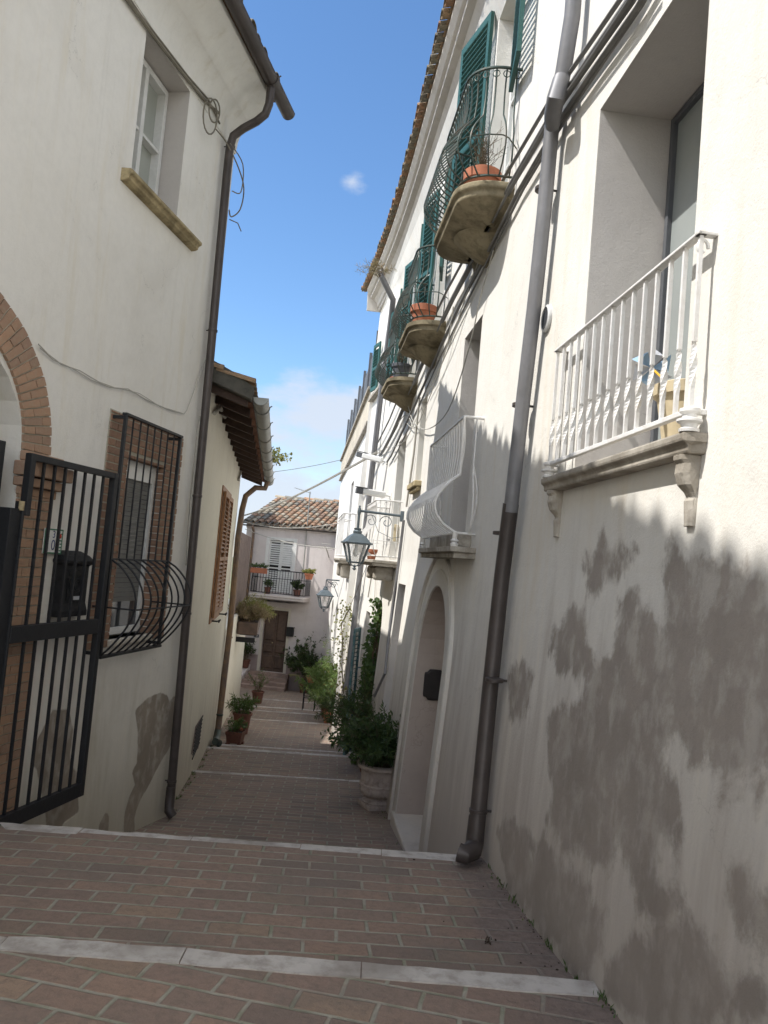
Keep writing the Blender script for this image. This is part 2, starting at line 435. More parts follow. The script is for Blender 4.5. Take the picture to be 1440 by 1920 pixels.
M['soil'] = basic('soil', (0.05, 0.036, 0.025), 1.0, var=0.5, scale=30, bmp=0.8)
M['leaf_dark'] = leaf_mat('leaf_dark', (0.020, 0.045, 0.018), (0.055, 0.09, 0.03))
M['leaf_mid'] = leaf_mat('leaf_mid', (0.035, 0.075, 0.02), (0.09, 0.14, 0.045))
M['leaf_light'] = leaf_mat('leaf_light', (0.08, 0.15, 0.035), (0.17, 0.22, 0.08))
M['leaf_dry'] = leaf_mat('leaf_dry', (0.22, 0.18, 0.10), (0.32, 0.22, 0.14))
M['leaf_yellow'] = leaf_mat('leaf_yellow', (0.16, 0.18, 0.05), (0.32, 0.28, 0.10))
M['stem'] = basic('stem', (0.12, 0.09, 0.055), 0.9, var=0.4, scale=20)
M['flower_red'] = basic('flower_red', (0.55, 0.05, 0.03), 0.7, var=0.2)
M['tiles'] = tile_mat('tiles', [(0.30, 0.19, 0.125), (0.30, 0.26, 0.20), (0.36, 0.22, 0.14), (0.21, 0.195, 0.165), (0.36, 0.31, 0.235), (0.25, 0.165, 0.12)])
M['tiles_grey'] = tile_mat('tiles_grey', [(0.26, 0.15, 0.09), (0.20, 0.17, 0.12), (0.30, 0.20, 0.12), (0.16, 0.14, 0.11)])
M['eave_tiles'] = brickwork('eave_tiles', (0.22, 0.105, 0.07), (0.15, 0.075, 0.055), (0.26, 0.18, 0.13))
M['rafter'] = basic('rafter', (0.07, 0.045, 0.035), 0.8, var=0.4)
M['mortar_dark'] = basic('mortar_dark', (0.10, 0.095, 0.08), 0.95, var=0.8, scale=8, dark=(0.04, 0.04, 0.035), bmp=0.8)
M['brick_arch'] = brickwork('brick_arch', (0.40, 0.25, 0.165), (0.30, 0.20, 0.145), (0.34, 0.28, 0.205))
M['mortar'] = basic('mortar', (0.40, 0.37, 0.30), 0.95, var=0.4, scale=30, bmp=0.4)
M['brick_window'] = brickwork('brick_window', (0.31, 0.185, 0.125), (0.24, 0.15, 0.11), (0.30, 0.24, 0.17))
M['white_enamel'] = basic('white_enamel', (0.74, 0.74, 0.72), 0.25, var=0.1)
M['enamel_green'] = basic('enamel_green', (0.04, 0.17, 0.09), 0.3, var=0.1)
M['enamel_blue'] = basic('enamel_blue', (0.05, 0.06, 0.17), 0.3, var=0.1)
M['bronze'] = basic('bronze', (0.035, 0.03, 0.03), 0.5, 0.4, var=0.4, scale=30)
M['foil_blue'] = basic('foil_blue', (0.35, 0.52, 0.70), 0.3, 0.2, var=0.1)
M['foil_silver'] = basic('foil_silver', (0.62, 0.64, 0.68), 0.3, 0.3, var=0.1)
M['stick_yellow'] = basic('stick_yellow', (0.75, 0.42, 0.04), 0.5, var=0.1)
M['lamp_paint'] = basic('lamp_paint', (0.10, 0.125, 0.14), 0.5, 0.2, var=0.3, scale=25)
M['metal_panel'] = basic('metal_panel', (0.20, 0.15, 0.13), 0.8, var=0.5, scale=6)
M['earth'] = basic('earth', (0.16, 0.15, 0.08), 1.0, var=0.6, scale=0.3, dark=(0.07, 0.09, 0.035), bmp=0)
M['rubber'] = basic('rubber', (0.02, 0.02, 0.02), 0.8)
def lamp_glass():
    mt, nt, b = nmat('lamp_glass')
    b.inputs['Base Color'].default_value = (0.9, 0.9, 0.88, 1)
    b.inputs['Roughness'].default_value = 0.05
    b.inputs['Transmission Weight'].default_value = 0.0
    tr = N(nt, 'ShaderNodeBsdfTransparent')
    ms = N(nt, 'ShaderNodeMixShader'); ms.inputs['Fac'].default_value = 0.22
    nt.links.new(tr.outputs[0], ms.inputs[1]); nt.links.new(b.outputs[0], ms.inputs[2])
    nt.links.new(ms.outputs[0], nt.nodes['Material Output'].inputs['Surface'])
    return mt
M['lamp_glass'] = lamp_glass()

# ------------------------------------------------------------------ mesh builder
class MB:
    def __init__(self):
        self.v = []; self.f = []
    def add(self, vs, fs):
        k = len(self.v)
        self.v += [Vector(p) for p in vs]
        self.f += [tuple(i + k for i in f) for f in fs]
        return self
    def quad(self, a, b, c, d):
        return self.add([a, b, c, d], [(0, 1, 2, 3)])
    def hexa(self, p):       # 8 corners: bottom 4, top 4
        return self.add(p, [(0, 3, 2, 1), (4, 5, 6, 7), (0, 1, 5, 4), (1, 2, 6, 5), (2, 3, 7, 6), (3, 0, 4, 7)])
    def box(self, c, size, rz=0.0, ax=None):
        c = Vector(c)
        X = Vector((math.cos(rz), math.sin(rz), 0)); Y = Vector((-math.sin(rz), math.cos(rz), 0)); Z = Vector((0, 0, 1))
        if ax: X, Y, Z = ax
        hx, hy, hz = [s / 2 for s in size]
        P = [c + X * sx * hx + Y * sy * hy + Z * sz * hz for sz in (-1, 1) for sx, sy in ((-1, -1), (1, -1), (1, 1), (-1, 1))]
        return self.hexa(P)
    def tube(self, pts, r, n=8, closed=False, cap=True):
        pts = [Vector(p) for p in pts]
        L = len(pts)
        rs = r if isinstance(r, (list, tuple)) else [r] * L
        rings = []
        ref = None
        for i, p in enumerate(pts):
            if closed: t = pts[(i + 1) % L] - pts[i - 1]
            else: t = pts[min(i + 1, L - 1)] - pts[max(i - 1, 0)]
            if t.length < 1e-9: t = Vector((0, 0, 1))
            t.normalize()
            if ref is None:
                ref = Vector((0, 0, 1)) if abs(t.z) < 0.9 else Vector((1, 0, 0))
            ref = ref - t * ref.dot(t)
            if ref.length < 1e-6: ref = t.orthogonal()
            ref.normalize()
            b = t.cross(ref)
            rings.append([p + (ref * math.cos(2 * math.pi * k / n) + b * math.sin(2 * math.pi * k / n)) * rs[i] for k in range(n)])
        vs = [q for rg in rings for q in rg]
        fs = []
        for i in range(L if closed else L - 1):
            for k in range(n):
                a, b_ = i * n + k, i * n + (k + 1) % n
                c, d = ((i + 1) % L) * n + (k + 1) % n, ((i + 1) % L) * n + k
                fs.append((a, b_, c, d))
        if cap and not closed:
            fs.append(tuple(range(n))[::-1]); fs.append(tuple((L - 1) * n + k for k in range(n)))
        return self.add(vs, fs)
    def lathe(self, c, prof, n=20, squash=(1, 1), rot=0.0, cap=True, sq=False):
        c = Vector(c); vs = []; fs = []
        for r, z in prof:
            for k in range(n):
                a = 2 * math.pi * k / n + rot
                vs.append(c + Vector((math.cos(a) * r * squash[0], math.sin(a) * r * squash[1], z)))
        for i in range(len(prof) - 1):
            for k in range(n):
                fs.append((i * n + k, i * n + (k + 1) % n, (i + 1) * n + (k + 1) % n, (i + 1) * n + k))
        if cap:
            fs.append(tuple(range(n))[::-1]); fs.append(tuple((len(prof) - 1) * n + k for k in range(n)))
        return self.add(vs, fs)
    def rings(self, rings_, cap=True, closed=True):
        n = len(rings_[0]); vs = [p for r in rings_ for p in r]; fs = []
        for i in range(len(rings_) - 1):
            for k in range(n if closed else n - 1):
                fs.append((i * n + k, i * n + (k + 1) % n, (i + 1) * n + (k + 1) % n, (i + 1) * n + k))
        if cap:
            fs.append(tuple(range(n))[::-1]); fs.append(tuple((len(rings_) - 1) * n + k for k in range(n)))
        return self.add(vs, fs)
    def leaf(self, p, d, nrm, L, w):
        d = d.normalized(); s = d.cross(nrm)
        if s.length < 1e-5: s = d.orthogonal()
        s.normalize(); up = s.cross(d)
        a = p; b = p + d * L * 0.45 + s * w * 0.5 + up * L * 0.03
        c = p + d * L - up * L * 0.10; e = p + d * L * 0.45 - s * w * 0.5 + up * L * 0.03
        return self.add([a, b, c, e], [(0, 1, 2), (0, 2, 3)])

def root_loc(o):
    while o.parent: o = o.parent
    return o.location.copy()

def obj(name, mb, mat, parent=None, smooth=False, bevel=0.0, loc=None, attr=None):
    me = bpy.data.meshes.new(name)
    off = root_loc(parent) if parent else Vector(loc or (0, 0, 0))
    me.from_pydata([tuple(p - off) for p in mb.v], [], mb.f)
    me.update()
    bm = bmesh.new(); bm.from_mesh(me)
    bmesh.ops.recalc_face_normals(bm, faces=bm.faces[:]) if not attr else None
    bm.to_mesh(me); bm.free()
    if attr:
        a = me.attributes.new('damp', 'FLOAT', 'POINT')
        a.data.foreach_set('value', attr)
    me.materials.append(M[mat] if isinstance(mat, str) else mat)
    if smooth:
        me.polygons.foreach_set('use_smooth', [True] * len(me.polygons))
        try: me.set_sharp_from_angle(angle=rad(40))
        except Exception: pass
    o = bpy.data.objects.new(name, me)
    COL.objects.link(o)
    if parent: o.parent = parent
    else: o.location = off
    if bevel:
        bv = o.modifiers.new('bevel', 'BEVEL'); bv.width = bevel; bv.segments = 2; bv.limit_method = 'ANGLE'; bv.angle_limit = rad(50)
    return o

def pieces(name, mb, mat, parent, **kw):
    """one object per connected piece"""
    n = len(mb.v); par = list(range(n))
    def find(a):
        while par[a] != a: par[a] = par[par[a]]; a = par[a]
        return a
    for f in mb.f:
        r = find(f[0])
        for i in f[1:]: par[find(i)] = r
    grp = {}
    for f in mb.f: grp.setdefault(find(f[0]), []).append(f)
    out = []
    for fs_ in grp.values():
        ids = sorted({i for f in fs_ for i in f}); mp_ = {i: k for k, i in enumerate(ids)}
        q = MB(); q.v = [mb.v[i] for i in ids]; q.f = [tuple(mp_[i] for i in f) for f in fs_]
        out.append(obj(name, q, mat, parent, **kw))
    return out

def tag(o, label=None, cat=None, group=None, kind=None):
    if label: o['label'] = label
    if cat: o['category'] = cat
    if group: o['group'] = group
    if kind: o['kind'] = kind
    return o

def thing(name, label, cat, loc=(0, 0, 0), group=None):
    o = bpy.data.objects.new(name, None)
    o.empty_display_size = 0.2
    COL.objects.link(o)
    o.location = loc
    return tag(o, label, cat, group)

def smooth_path(P, k=5):
    out = []
    for i in range(len(P) - 1):
        a, b, c, d = P[max(i - 1, 0)], P[i], P[i + 1], P[min(i + 2, len(P) - 1)]
        for j in range(k):
            t = j / k
            out.append(0.5 * ((2 * b) + (c - a) * t + (2 * a - 5 * b + 4 * c - d) * t * t + (3 * b - a - 3 * c + d) * t ** 3))
    return out + [P[-1]]
sm_ = smooth_path

# ------------------------------------------------------------------ wall frames
class Frame:
    """vertical facade: s runs along it, o out into the street, z up"""
    def __init__(self, P, az=None, d=None, n=None, batter=0.0, zb=1.6):
        self.P = Vector((P[0], P[1], 0))
        self.d = Vector((*d, 0)) if d else Vector((math.sin(rad(az)), math.cos(rad(az)), 0))
        self.n = Vector((*n, 0))
        self.batter = batter; self.zb = zb; self.c = 0.0; self.sb = 0.0
    def bend(self, s): return self.c * max(0.0, s - self.sb) ** 2
    def Q(self, s, o, z): return self.P + self.d * s + self.n * (o + self.bend(s)) + Vector((0, 0, z))
    def bat(self, z): return max(0.0, self.zb - z) * self.batter
    def W(self, s, o, z): return self.P + self.d * s + self.n * (o + self.bat(z) + self.bend(s)) + Vector((0, 0, z))
    def px(self, x, y, o=0.0): return self.hit(ray(x, y), o)
    def hit(self, r, o=0.0):
        z = 0; s = 0; oo = o
        for _ in range(40):
            Q = self.P + self.n * oo
            t = Q.dot(self.n) / r.dot(self.n)
            p = r * t; z = EYE + p.z
            s = (Vector((p.x, p.y, 0)) - self.P).dot(self.d)
            oo = 0.5 * oo + 0.5 * (o + self.bat(z) + self.bend(s))
        return s, z
    def box(self, mb, s0, s1, o0, o1, z0, z1):
        W = self.W
        return mb.hexa([W(s0, o0, z0), W(s1, o0, z0), W(s1, o1, z0), W(s0, o1, z0), W(s0, o0, z1), W(s1, o0, z1), W(s1, o1, z1), W(s0, o1, z1)])
    def pt(self, x, y, o=0.0):
        s, z = self.px(x, y, o); return self.W(s, o, z)

FR = Frame((1.05, 3.23), az=-5.3, n=(-0.9957, -0.0924), batter=0.05)
FR.c, FR.sb = 0.006, 7.8     # the old facade curves gently into the street at its far end
FL1 = Frame((-1.95, 8.3), az=9.5, n=(math.cos(rad(9.5)), -math.sin(rad(9.5))))
FL2 = Frame((-2.04, 9.1), az=-7.0, n=(math.cos(rad(7)), math.sin(rad(7))))
FL3 = Frame((-2.80, 15.35), az=-6.8, n=(math.cos(rad(6.8)), math.sin(rad(6.8))))
def far_s(y):
    x = 1.35 - 0.0928 * y
    return FR.hit(Vector((x, y, 0)))[0]
SEND = FR.px(704, 690)[0]
_e = FR.Q(SEND, 0, 0); _t = Vector((-1.74, 30.4, 0)) - _e; _t.normalize()
FR3 = Frame((_e.x + _t.x * 0.1, _e.y + _t.y * 0.1), d=(_t.x, _t.y), n=(-_t.y, _t.x))
FH = Frame((-5.35, 31.35), d=(math.cos(rad(10)), -math.sin(rad(10))), n=(-math.sin(rad(10)), -math.cos(rad(10))))

def ys(F, y):    # s of a frame at world y
    return (y - F.P.y) / F.d.y

def inpoly(x, y, poly):
    c = False; j = len(poly) - 1
    for i in range(len(poly)):
        xi, yi = poly[i]; xj, yj = poly[j]
        if (yi > y) != (yj > y) and x < (xj - xi) * (y - yi) / (yj - yi) + xi: c = not c
        j = i
    return c

def sdf(P, poly):
    """signed distance, positive inside"""
    P = np.asarray(P); d2 = np.full(len(P), 1e9); ins = np.zeros(len(P), bool)
    n = len(poly)
    for i in range(n):
        a = np.array(poly[i]); b = np.array(poly[(i + 1) % n])
        e = b - a; w = P - a
        t = np.clip((w @ e) / max(e @ e, 1e-9), 0, 1)
        q = w - t[:, None] * e
        d2 = np.minimum(d2, (q ** 2).sum(1))
        c = (a[1] > P[:, 1]) != (b[1] > P[:, 1])
        with np.errstate(divide='ignore', invalid='ignore'):
            xi = (b[0] - a[0]) * (P[:, 1] - a[1]) / (b[1] - a[1]) + a[0]
        ins ^= c & (P[:, 0] < xi)
    return np.where(ins, 1, -1) * np.sqrt(d2)

def arch_poly(s0, s1, z0, zs, rise, n=14):
    pts = [(s0, z0), (s1, z0)]
    c = (s0 + s1) / 2; r = (s1 - s0) / 2
    for i in range(n + 1):
        a = math.pi * i / n
        pts.append((c + r * math.cos(a), zs + rise * math.sin(a)))
    return pts

def rect(s0, s1, z0, z1): return [(s0, z0), (s1, z0), (s1, z1), (s0, z1)]

def facade(F, outer, holes, depths, grid=0.5, fine=None, patches=None):
    """front sheet with cut openings and their reveals"""
    V = []; E = []
    def ring(poly):
        k = len(V)
        P = []
        for i in range(len(poly)):
            a, b = poly[i], poly[(i + 1) % len(poly)]
            P.append(a)
            if F.batter and (a[1] - F.zb) * (b[1] - F.zb) < -1e-6:
                t = (F.zb - a[1]) / (b[1] - a[1]); P.append((a[0] + (b[0] - a[0]) * t, F.zb))
        for p in P: V.append(p)
        E.extend((k + i, k + (i + 1) % len(P)) for i in range(len(P)))
        return P
    O = ring(outer)
    H = [ring(h) for h in holes]
    s0 = min(p[0] for p in outer); s1 = max(p[0] for p in outer); z0 = min(p[1] for p in outer); z1 = max(p[1] for p in outer)
    if F.batter and z0 < F.zb < z1:
        pass
    def ok(x, z, mrg):
        if not inpoly(x, z, outer): return False
        for h in holes:
            if inpoly(x, z, h): return False
            if min(p[0] for p in h) - mrg < x < max(p[0] for p in h) + mrg and min(p[1] for p in h) - mrg < z < max(p[1] for p in h) + mrg: return False
        return s0 + mrg < x < s1 - mrg and z0 + mrg < z < z1 - mrg
    x = s0 + grid
    while x < s1:
        zs = [z0 + grid * k for k in range(1, int((z1 - z0) / grid) + 1)]
        if F.batter: zs.append(F.zb)
        for z in zs:
            if fine and fine[0] < x < fine[1] and fine[2] < z < fine[3]: continue
            if ok(x, z, 0.04): V.append((x, z))
        x += grid
    if fine:
        g = fine[4]; x = fine[0]
        while x < fine[1]:
            z = fine[2]
            while z < fine[3]:
                if ok(x, z, 0.02): V.append((x, z))
                z += g
            x += g
    res = geometry.delaunay_2d_cdt([Vector(p) for p in V], E, [], 0, 1e-5)
    vo, fo = res[0], res[2]
    faces = []
    for f in fo:
        cx = sum(vo[i].x for i in f) / 3; cz = sum(vo[i].y for i in f) / 3
        if inpoly(cx, cz, outer) and not any(inpoly(cx, cz, h) for h in holes): faces.append(tuple(f))
    mb = MB()
    sz = [(p.x, p.y) for p in vo]
    mb.add([F.W(p[0], 0, p[1]) for p in sz], faces)
    allsz = list(sz)
    for h, dp in zip(H, depths):
        for i in range(len(h)):
            a, b = h[i], h[(i + 1) % len(h)]
            mb.quad(F.W(a[0], 0, a[1]), F.W(b[0], 0, b[1]), F.W(b[0], -dp, b[1]), F.W(a[0], -dp, a[1]))
            allsz += [a, b, b, a]
    attr = None
    if patches is not None:
        P = np.array(allsz); v = np.full(len(P), -0.6)
        for poly in patches: v = np.maximum(v, sdf(P, poly))
        attr = [float(x) for x in np.clip(v, -0.6, 0.6)]
    return mb, attr

def fbox(F, *a):
    mb = MB(); F.box(mb, *a); return mb

def hole_back(F, h, o):
    mb = MB(); mb.add([F.W(s, o, z) for s, z in h], [tuple(range(len(h)))]); return mb

# ------------------------------------------------------------------ ground and street
mb = MB()
G = 26
gx = [-900 + 1800 * i / G for i in range(G + 1)]
rnd = random.Random(5)
vs = [(x, y, -5.2 + (rnd.random() - 0.5) * (1.2 if max(abs(x), abs(y)) > 80 else 0)) for y in gx for x in gx]
fs = [(j * (G + 1) + i, j * (G + 1) + i + 1, (j + 1) * (G + 1) + i + 1, (j + 1) * (G + 1) + i) for j in range(G) for i in range(G)]
mb.add(vs, fs)
tag(obj('ground', mb, 'earth'), kind='structure')

# (y at x=0, skew, z top of edge, riser)
EDGES = [(3.21, 0.017, 0.0, 0.07), (5.03, 0.046, -0.20, 0.16), (5.40, 0.046, -0.36, 0.16), (5.75, 0.05, -0.52, 0.16), (6.10, 0.05, -0.68, 0.16),
         (6.45, 0.05, -0.84, 0.16), (11.38, 0.10, -1.486, 0.12), (13.75, 0.09, -1.72, 0.10), (14.75, 0.10, -1.896, 0.10), (19.2, 0.10, -2.307, 0.10),
         (21.5, 0.10, -2.54, 0.10), (22.8, 0.10, -2.676, 0.10), (25.3, 0.03, -2.943, 0.10)]
def lx(y):
    if y < 8.4: return -1.95 - 0.167 * (8.3 - y) - 0.35
    if y < 15.5: return -2.04 - 0.123 * (y - 9.1) - 0.3
    return -2.9 - 0.12 * (y - 15.5) - 0.3
def rx(y):
    return 1.35 - 0.0928 * y + 0.25 if y < 20.4 else -0.3 - 0.125 * (y - 20.45)
prev = (-5.0, 0.0, 0.20)
pa, pb = MB(), MB()
nos = []
for i, (y, k, z, r) in enumerate(EDGES + [(31.2, 0.0, -3.57, 0)]):
    y0, k0, z0 = prev
    tgt = pa if i == 0 else pb
    n = max(1, int((y - y0) / 0.6)); rows = []
    for j in range(n + 1):
        t = j / n
        yy0 = y0 + (y - y0) * t; kk = k0 + (k - k0) * t; zz = z0 + (z - z0) * t
        row = []
        for q in range(9):
            u = q / 8; X = lx(yy0) + (rx(yy0) - lx(yy0)) * u
            row.append(Vector((X, yy0 + kk * X, zz + 0.012 * (noise.noise(Vector((X * 0.9, yy0 * 0.9, 3))) if 0 < j < n else 0))))
        rows.append(row)
    tgt.rings(rows, cap=False, closed=False)
    if r:
        a, b = Vector((lx(y), y + k * lx(y), z)), Vector((rx(y), y + k * rx(y), z))
        tgt.quad(a, b, b - Vector((0, 0, r)), a - Vector((0, 0, r)))
        nos.append((y, k, z, r))
    prev = (y, k, z - r)
tag(obj('street_paving', pa, 'paving_a'), kind='structure')
tag(obj('stepped_paving', pb, 'paving_b'), kind='structure')
rnd = random.Random(11)
for i, (y, k, z, r) in enumerate(nos):
    if 2 <= i <= 5: w = 0.10
    else: w = 0.125 if i < 2 else 0.14
    mb = MB()
    xa, xb = lx(y) + 0.28, rx(y) - 0.24
    if i == 0: xb = 1.25 - 0.0928 * y + 0.02
    if i == 1: xa, xb = -2.13, 0.66
    n = 34; rings = []
    for j in range(n + 1):
        X = xa + (xb - xa) * j / n; Y = y + k * X + 0.004
        ch = 0.006 + 0.012 * rnd.random() + (0.02 if rnd.random() < 0.1 else 0); e = 0.012 * (rnd.random() - 0.5)
        if i == 1 and j == 0: w_ = 0.03
        else: w_ = w
        rings.append([Vector((X, Y - w_ + e, z - 0.04)), Vector((X, Y - w_ + e, z + 0.007)), Vector((X, Y - ch, z + 0.008)), Vector((X, Y + 0.006, z - ch)), Vector((X, Y + 0.006, z - r * 0.8))])
    j0 = 0
    while j0 < n:
        j1 = min(n, j0 + rnd.choice((6, 8, 9)))
        if n - j1 < 3: j1 = n
        blk = [[p.copy() for p in r_] for r_ in rings[j0:j1 + 1]]
        dz = rnd.uniform(-0.003, 0.003)
        for r_ in blk:
            for p in r_: p.z += dz
        if j1 < n:
            for p in blk[-1]: p.x -= 0.005
        mb.rings(blk); j0 = j1
    tag(obj('stone_step_edge', mb, 'nosing'), kind='structure')

# ------------------------------------------------------------------ shared builders
def half_tile(mb, p0, p1, side, up, r0, r1, th=0.012, n=6, flip=False):
    sgn = -1 if flip else 1
    R = []
    for p, r in ((p0, r0), (p1, r1)):
        o_ = [p + side * math.cos(math.pi * k / n) * r + up * sgn * math.sin(math.pi * k / n) * r * 0.8 for k in range(n + 1)]
        i_ = [p + side * math.cos(math.pi * k / n) * (r - th) + up * sgn * math.sin(math.pi * k / n) * (r - th) * 0.8 for k in range(n, -1, -1)]
        R.append(o_ + i_)
    mb.rings(R)

def tile_field(mb, p, along, down, up, ncol, pitch, nrow, length, seed=1, under=True):
    """rows of barrel tiles: p = eave start, along = eave direction, down = slope direction towards the eave"""
    rnd = random.Random(seed)
    for c in range(ncol):
        for r in range(nrow):
            j = Vector((rnd.uniform(-1, 1), rnd.uniform(-1, 1), rnd.uniform(0, 1))) * 0.012
            base = p + along * ((c + 0.5) * pitch) - down * (r * length * 0.82) + up * (0.045 + 0.004 * r) + j
            half_tile(mb, base + down * 0.01 + up * 0.018, base - down * length, along, up, pitch * 0.40, pitch * 0.32)
        if under:
            for r in range(nrow):
                base = p + along * (c * pitch) - down * (r * length * 0.82) + up * 0.03
                half_tile(mb, base + down * 0.005, base - down * length, along, up, pitch * 0.36, pitch * 0.30, flip=True)

def shutter(mb, o, u, n, w, h, t=0.035, slat=0.055, tilt=0.6, mid=True, flat=False):
    """louvred leaf: o = lower corner, u = horizontal direction, n = normal"""
    Z = Vector((0, 0, 1)); st = 0.055
    def bx(u0, u1, z0, z1, n0=-t / 2, n1=t / 2):
        P = [o + u * a + n * b + Z * c for c in (z0, z1) for a, b in ((u0, n0), (u1, n0), (u1, n1), (u0, n1))]
        mb.hexa(P)
    bx(0, st, 0, h); bx(w - st, w, 0, h); bx(st, w - st, 0, st * 1.4); bx(st, w - st, h - st * 1.2, h)
    if mid: bx(st, w - st, h * 0.45, h * 0.45 + st)
    if flat:
        bx(st, w - st, st, h - st, -0.008, 0.008); return
    z = st * 1.5
    while z < h - st * 1.2 - slat:
        if not (mid and h * 0.45 - slat < z < h * 0.45 + st):
            a = n * math.cos(tilt) * slat * 0.45; b = Z * math.sin(tilt) * slat * 0.45; tt = Z * 0.004
            c = o + Z * (z + slat / 2)
            p0, p1 = c + u * st, c + u * (w - st)
            mb.hexa([p0 - a + b - tt, p1 - a + b - tt, p1 + a - b - tt, p0 + a - b - tt, p0 - a + b + tt, p1 - a + b + tt, p1 + a - b + tt, p0 + a - b + tt])
        z += slat

def plan_curve(s0, s1, o, rnd_):
    """balcony outline from wall to wall; returns function t -> (s, o)"""
    pts = []
    r = min(rnd_, o, (s1 - s0) / 2)
    pts.append((s0, 0.0)); pts.append((s0, o - r))
    if r > 0:
        for k in range(1, 8):
            a = math.pi / 2 * k / 8
            pts.append((s0 + r - r * math.cos(a), o - r + r * math.sin(a)))
    pts.append((s0 + r, o)); pts.append((s1 - r, o))
    if r > 0:
        for k in range(1, 8):
            a = math.pi / 2 * k / 8
            pts.append((s1 - r + r * math.sin(a), o - r + r * math.cos(a)))
    pts.append((s1, o - r)); pts.append((s1, 0.0))
    out = [pts[0]]
    for p in pts[1:]:
        if math.hypot(p[0] - out[-1][0], p[1] - out[-1][1]) > 1e-4: out.append(p)
    L = [0]
    for a, b in zip(out, out[1:]): L.append(L[-1] + math.hypot(b[0] - a[0], b[1] - a[1]))
    def f(t):
        d = t * L[-1]
        for i in range(len(out) - 1):
            if d <= L[i + 1] or i == len(out) - 2:
                q = (d - L[i]) / max(L[i + 1] - L[i], 1e-9)
                a, b = out[i], out[i + 1]
                nx, ny = -(b[1] - a[1]), (b[0] - a[0]); l = math.hypot(nx, ny) or 1
                return (a[0] + (b[0] - a[0]) * q, a[1] + (b[1] - a[1]) * q, nx / l, ny / l)
    return f, out, L[-1]

def slab(F, parent, s0, s1, o, z, th, mat, rnd_=0.0, under=0.0, name='slab', bev=0.012, mold=0.04):
    f, out, L = plan_curve(s0, s1, o, rnd_)
    n = 40
    def ring(inset, zz):
        R = []
        for i in range(n + 1):
            s, oo, nx, ny = f(i / n)
            R.append(F.W(s - nx * inset if 0 < i < n else s, max(0.0, oo - ny * inset) if 0 < i < n else -0.02, zz))
        return R
    rings = [ring(0, z), ring(0, z - th * 0.45), ring(mold, z - th * 0.6), ring(mold, z - th)]
    if under:
        rings += [ring(mold + o * 0.3, z - th - under * 0.5), ring(mold + o * 0.75, z - th - under)]
    mb = MB(); mb.rings(rings)
    return obj(name, mb, mat, parent, bevel=bev)

def belly_rail(F, parent, s0, s1, o, z0, z1, mat, nbar, belly=0.18, rnd_=0.0, r=0.007, loops=False, mid=True, qb=0.55):
    """wrought balcony railing bulging outwards near its foot"""
    f, out, L = plan_curve(s0, s1, o, rnd_)
    def prof(q):   # q 0 bottom .. 1 top -> outward bulge
        if q < qb: return belly * math.sin(math.pi * (q / qb) ** 0.85) ** 0.9 if q > 0 else 0
        return -0.02 * math.sin(math.pi * (q - qb) / (1 - qb))
    rt = MB()
    top = []; bot = []; mm = []
    for i in range(61):
        s, oo, nx, ny = f(i / 60)
        top.append(F.W(s, oo, z1)); bot.append(F.W(s, oo, z0 + 0.06))
        b = prof(0.27); w = min(1.0, oo / 0.12)
        mm.append(F.W(s + nx * b * w, oo + ny * b, z0 + 0.06 + (z1 - z0 - 0.06) * 0.27))
    rt.tube(top, r * 1.9, 6)
    rail = obj('railing', rt, mat, parent, smooth=True)
    lo = MB(); lo.tube(bot, r * 1.5, 6)
    if mid and belly: lo.tube(mm, r * 0.8, 5)
    obj('lower_rail', lo, mat, parent, smooth=True)
    bars = MB()
    for i in range(nbar):
        t = (i + 0.5) / nbar
        s, oo, nx, ny = f(t)
        path = []
        for j in range(17):
            q = j / 16
            b = prof(q) * (min(1.0, oo / 0.12))
            path.append(F.W(s + nx * b, oo + ny * b, z0 + 0.06 + (z1 - z0 - 0.06) * q))
        bars.tube(path, r, 5, cap=False)
        if loops and i % 1 == 0:
            c = F.W(s, oo, z1 - 0.05)
            tdir = F.d * ny + F.n * (-nx)
            bars.tube([c + tdir * math.cos(a) * 0.028 + Vector((0, 0, math.sin(a) * 0.028)) for a in [2 * math.pi * k / 8 for k in range(8)]], r * 0.6, 4, closed=True)
    obj('bars', bars, mat, parent, smooth=True)
    return rail

# ------------------------------------------------------------------ plants
def rvec(rnd):
    while True:
        v = Vector((rnd.uniform(-1, 1), rnd.uniform(-1, 1), rnd.uniform(-1, 1)))
        if 0.05 < v.length < 1: return v.normalized()

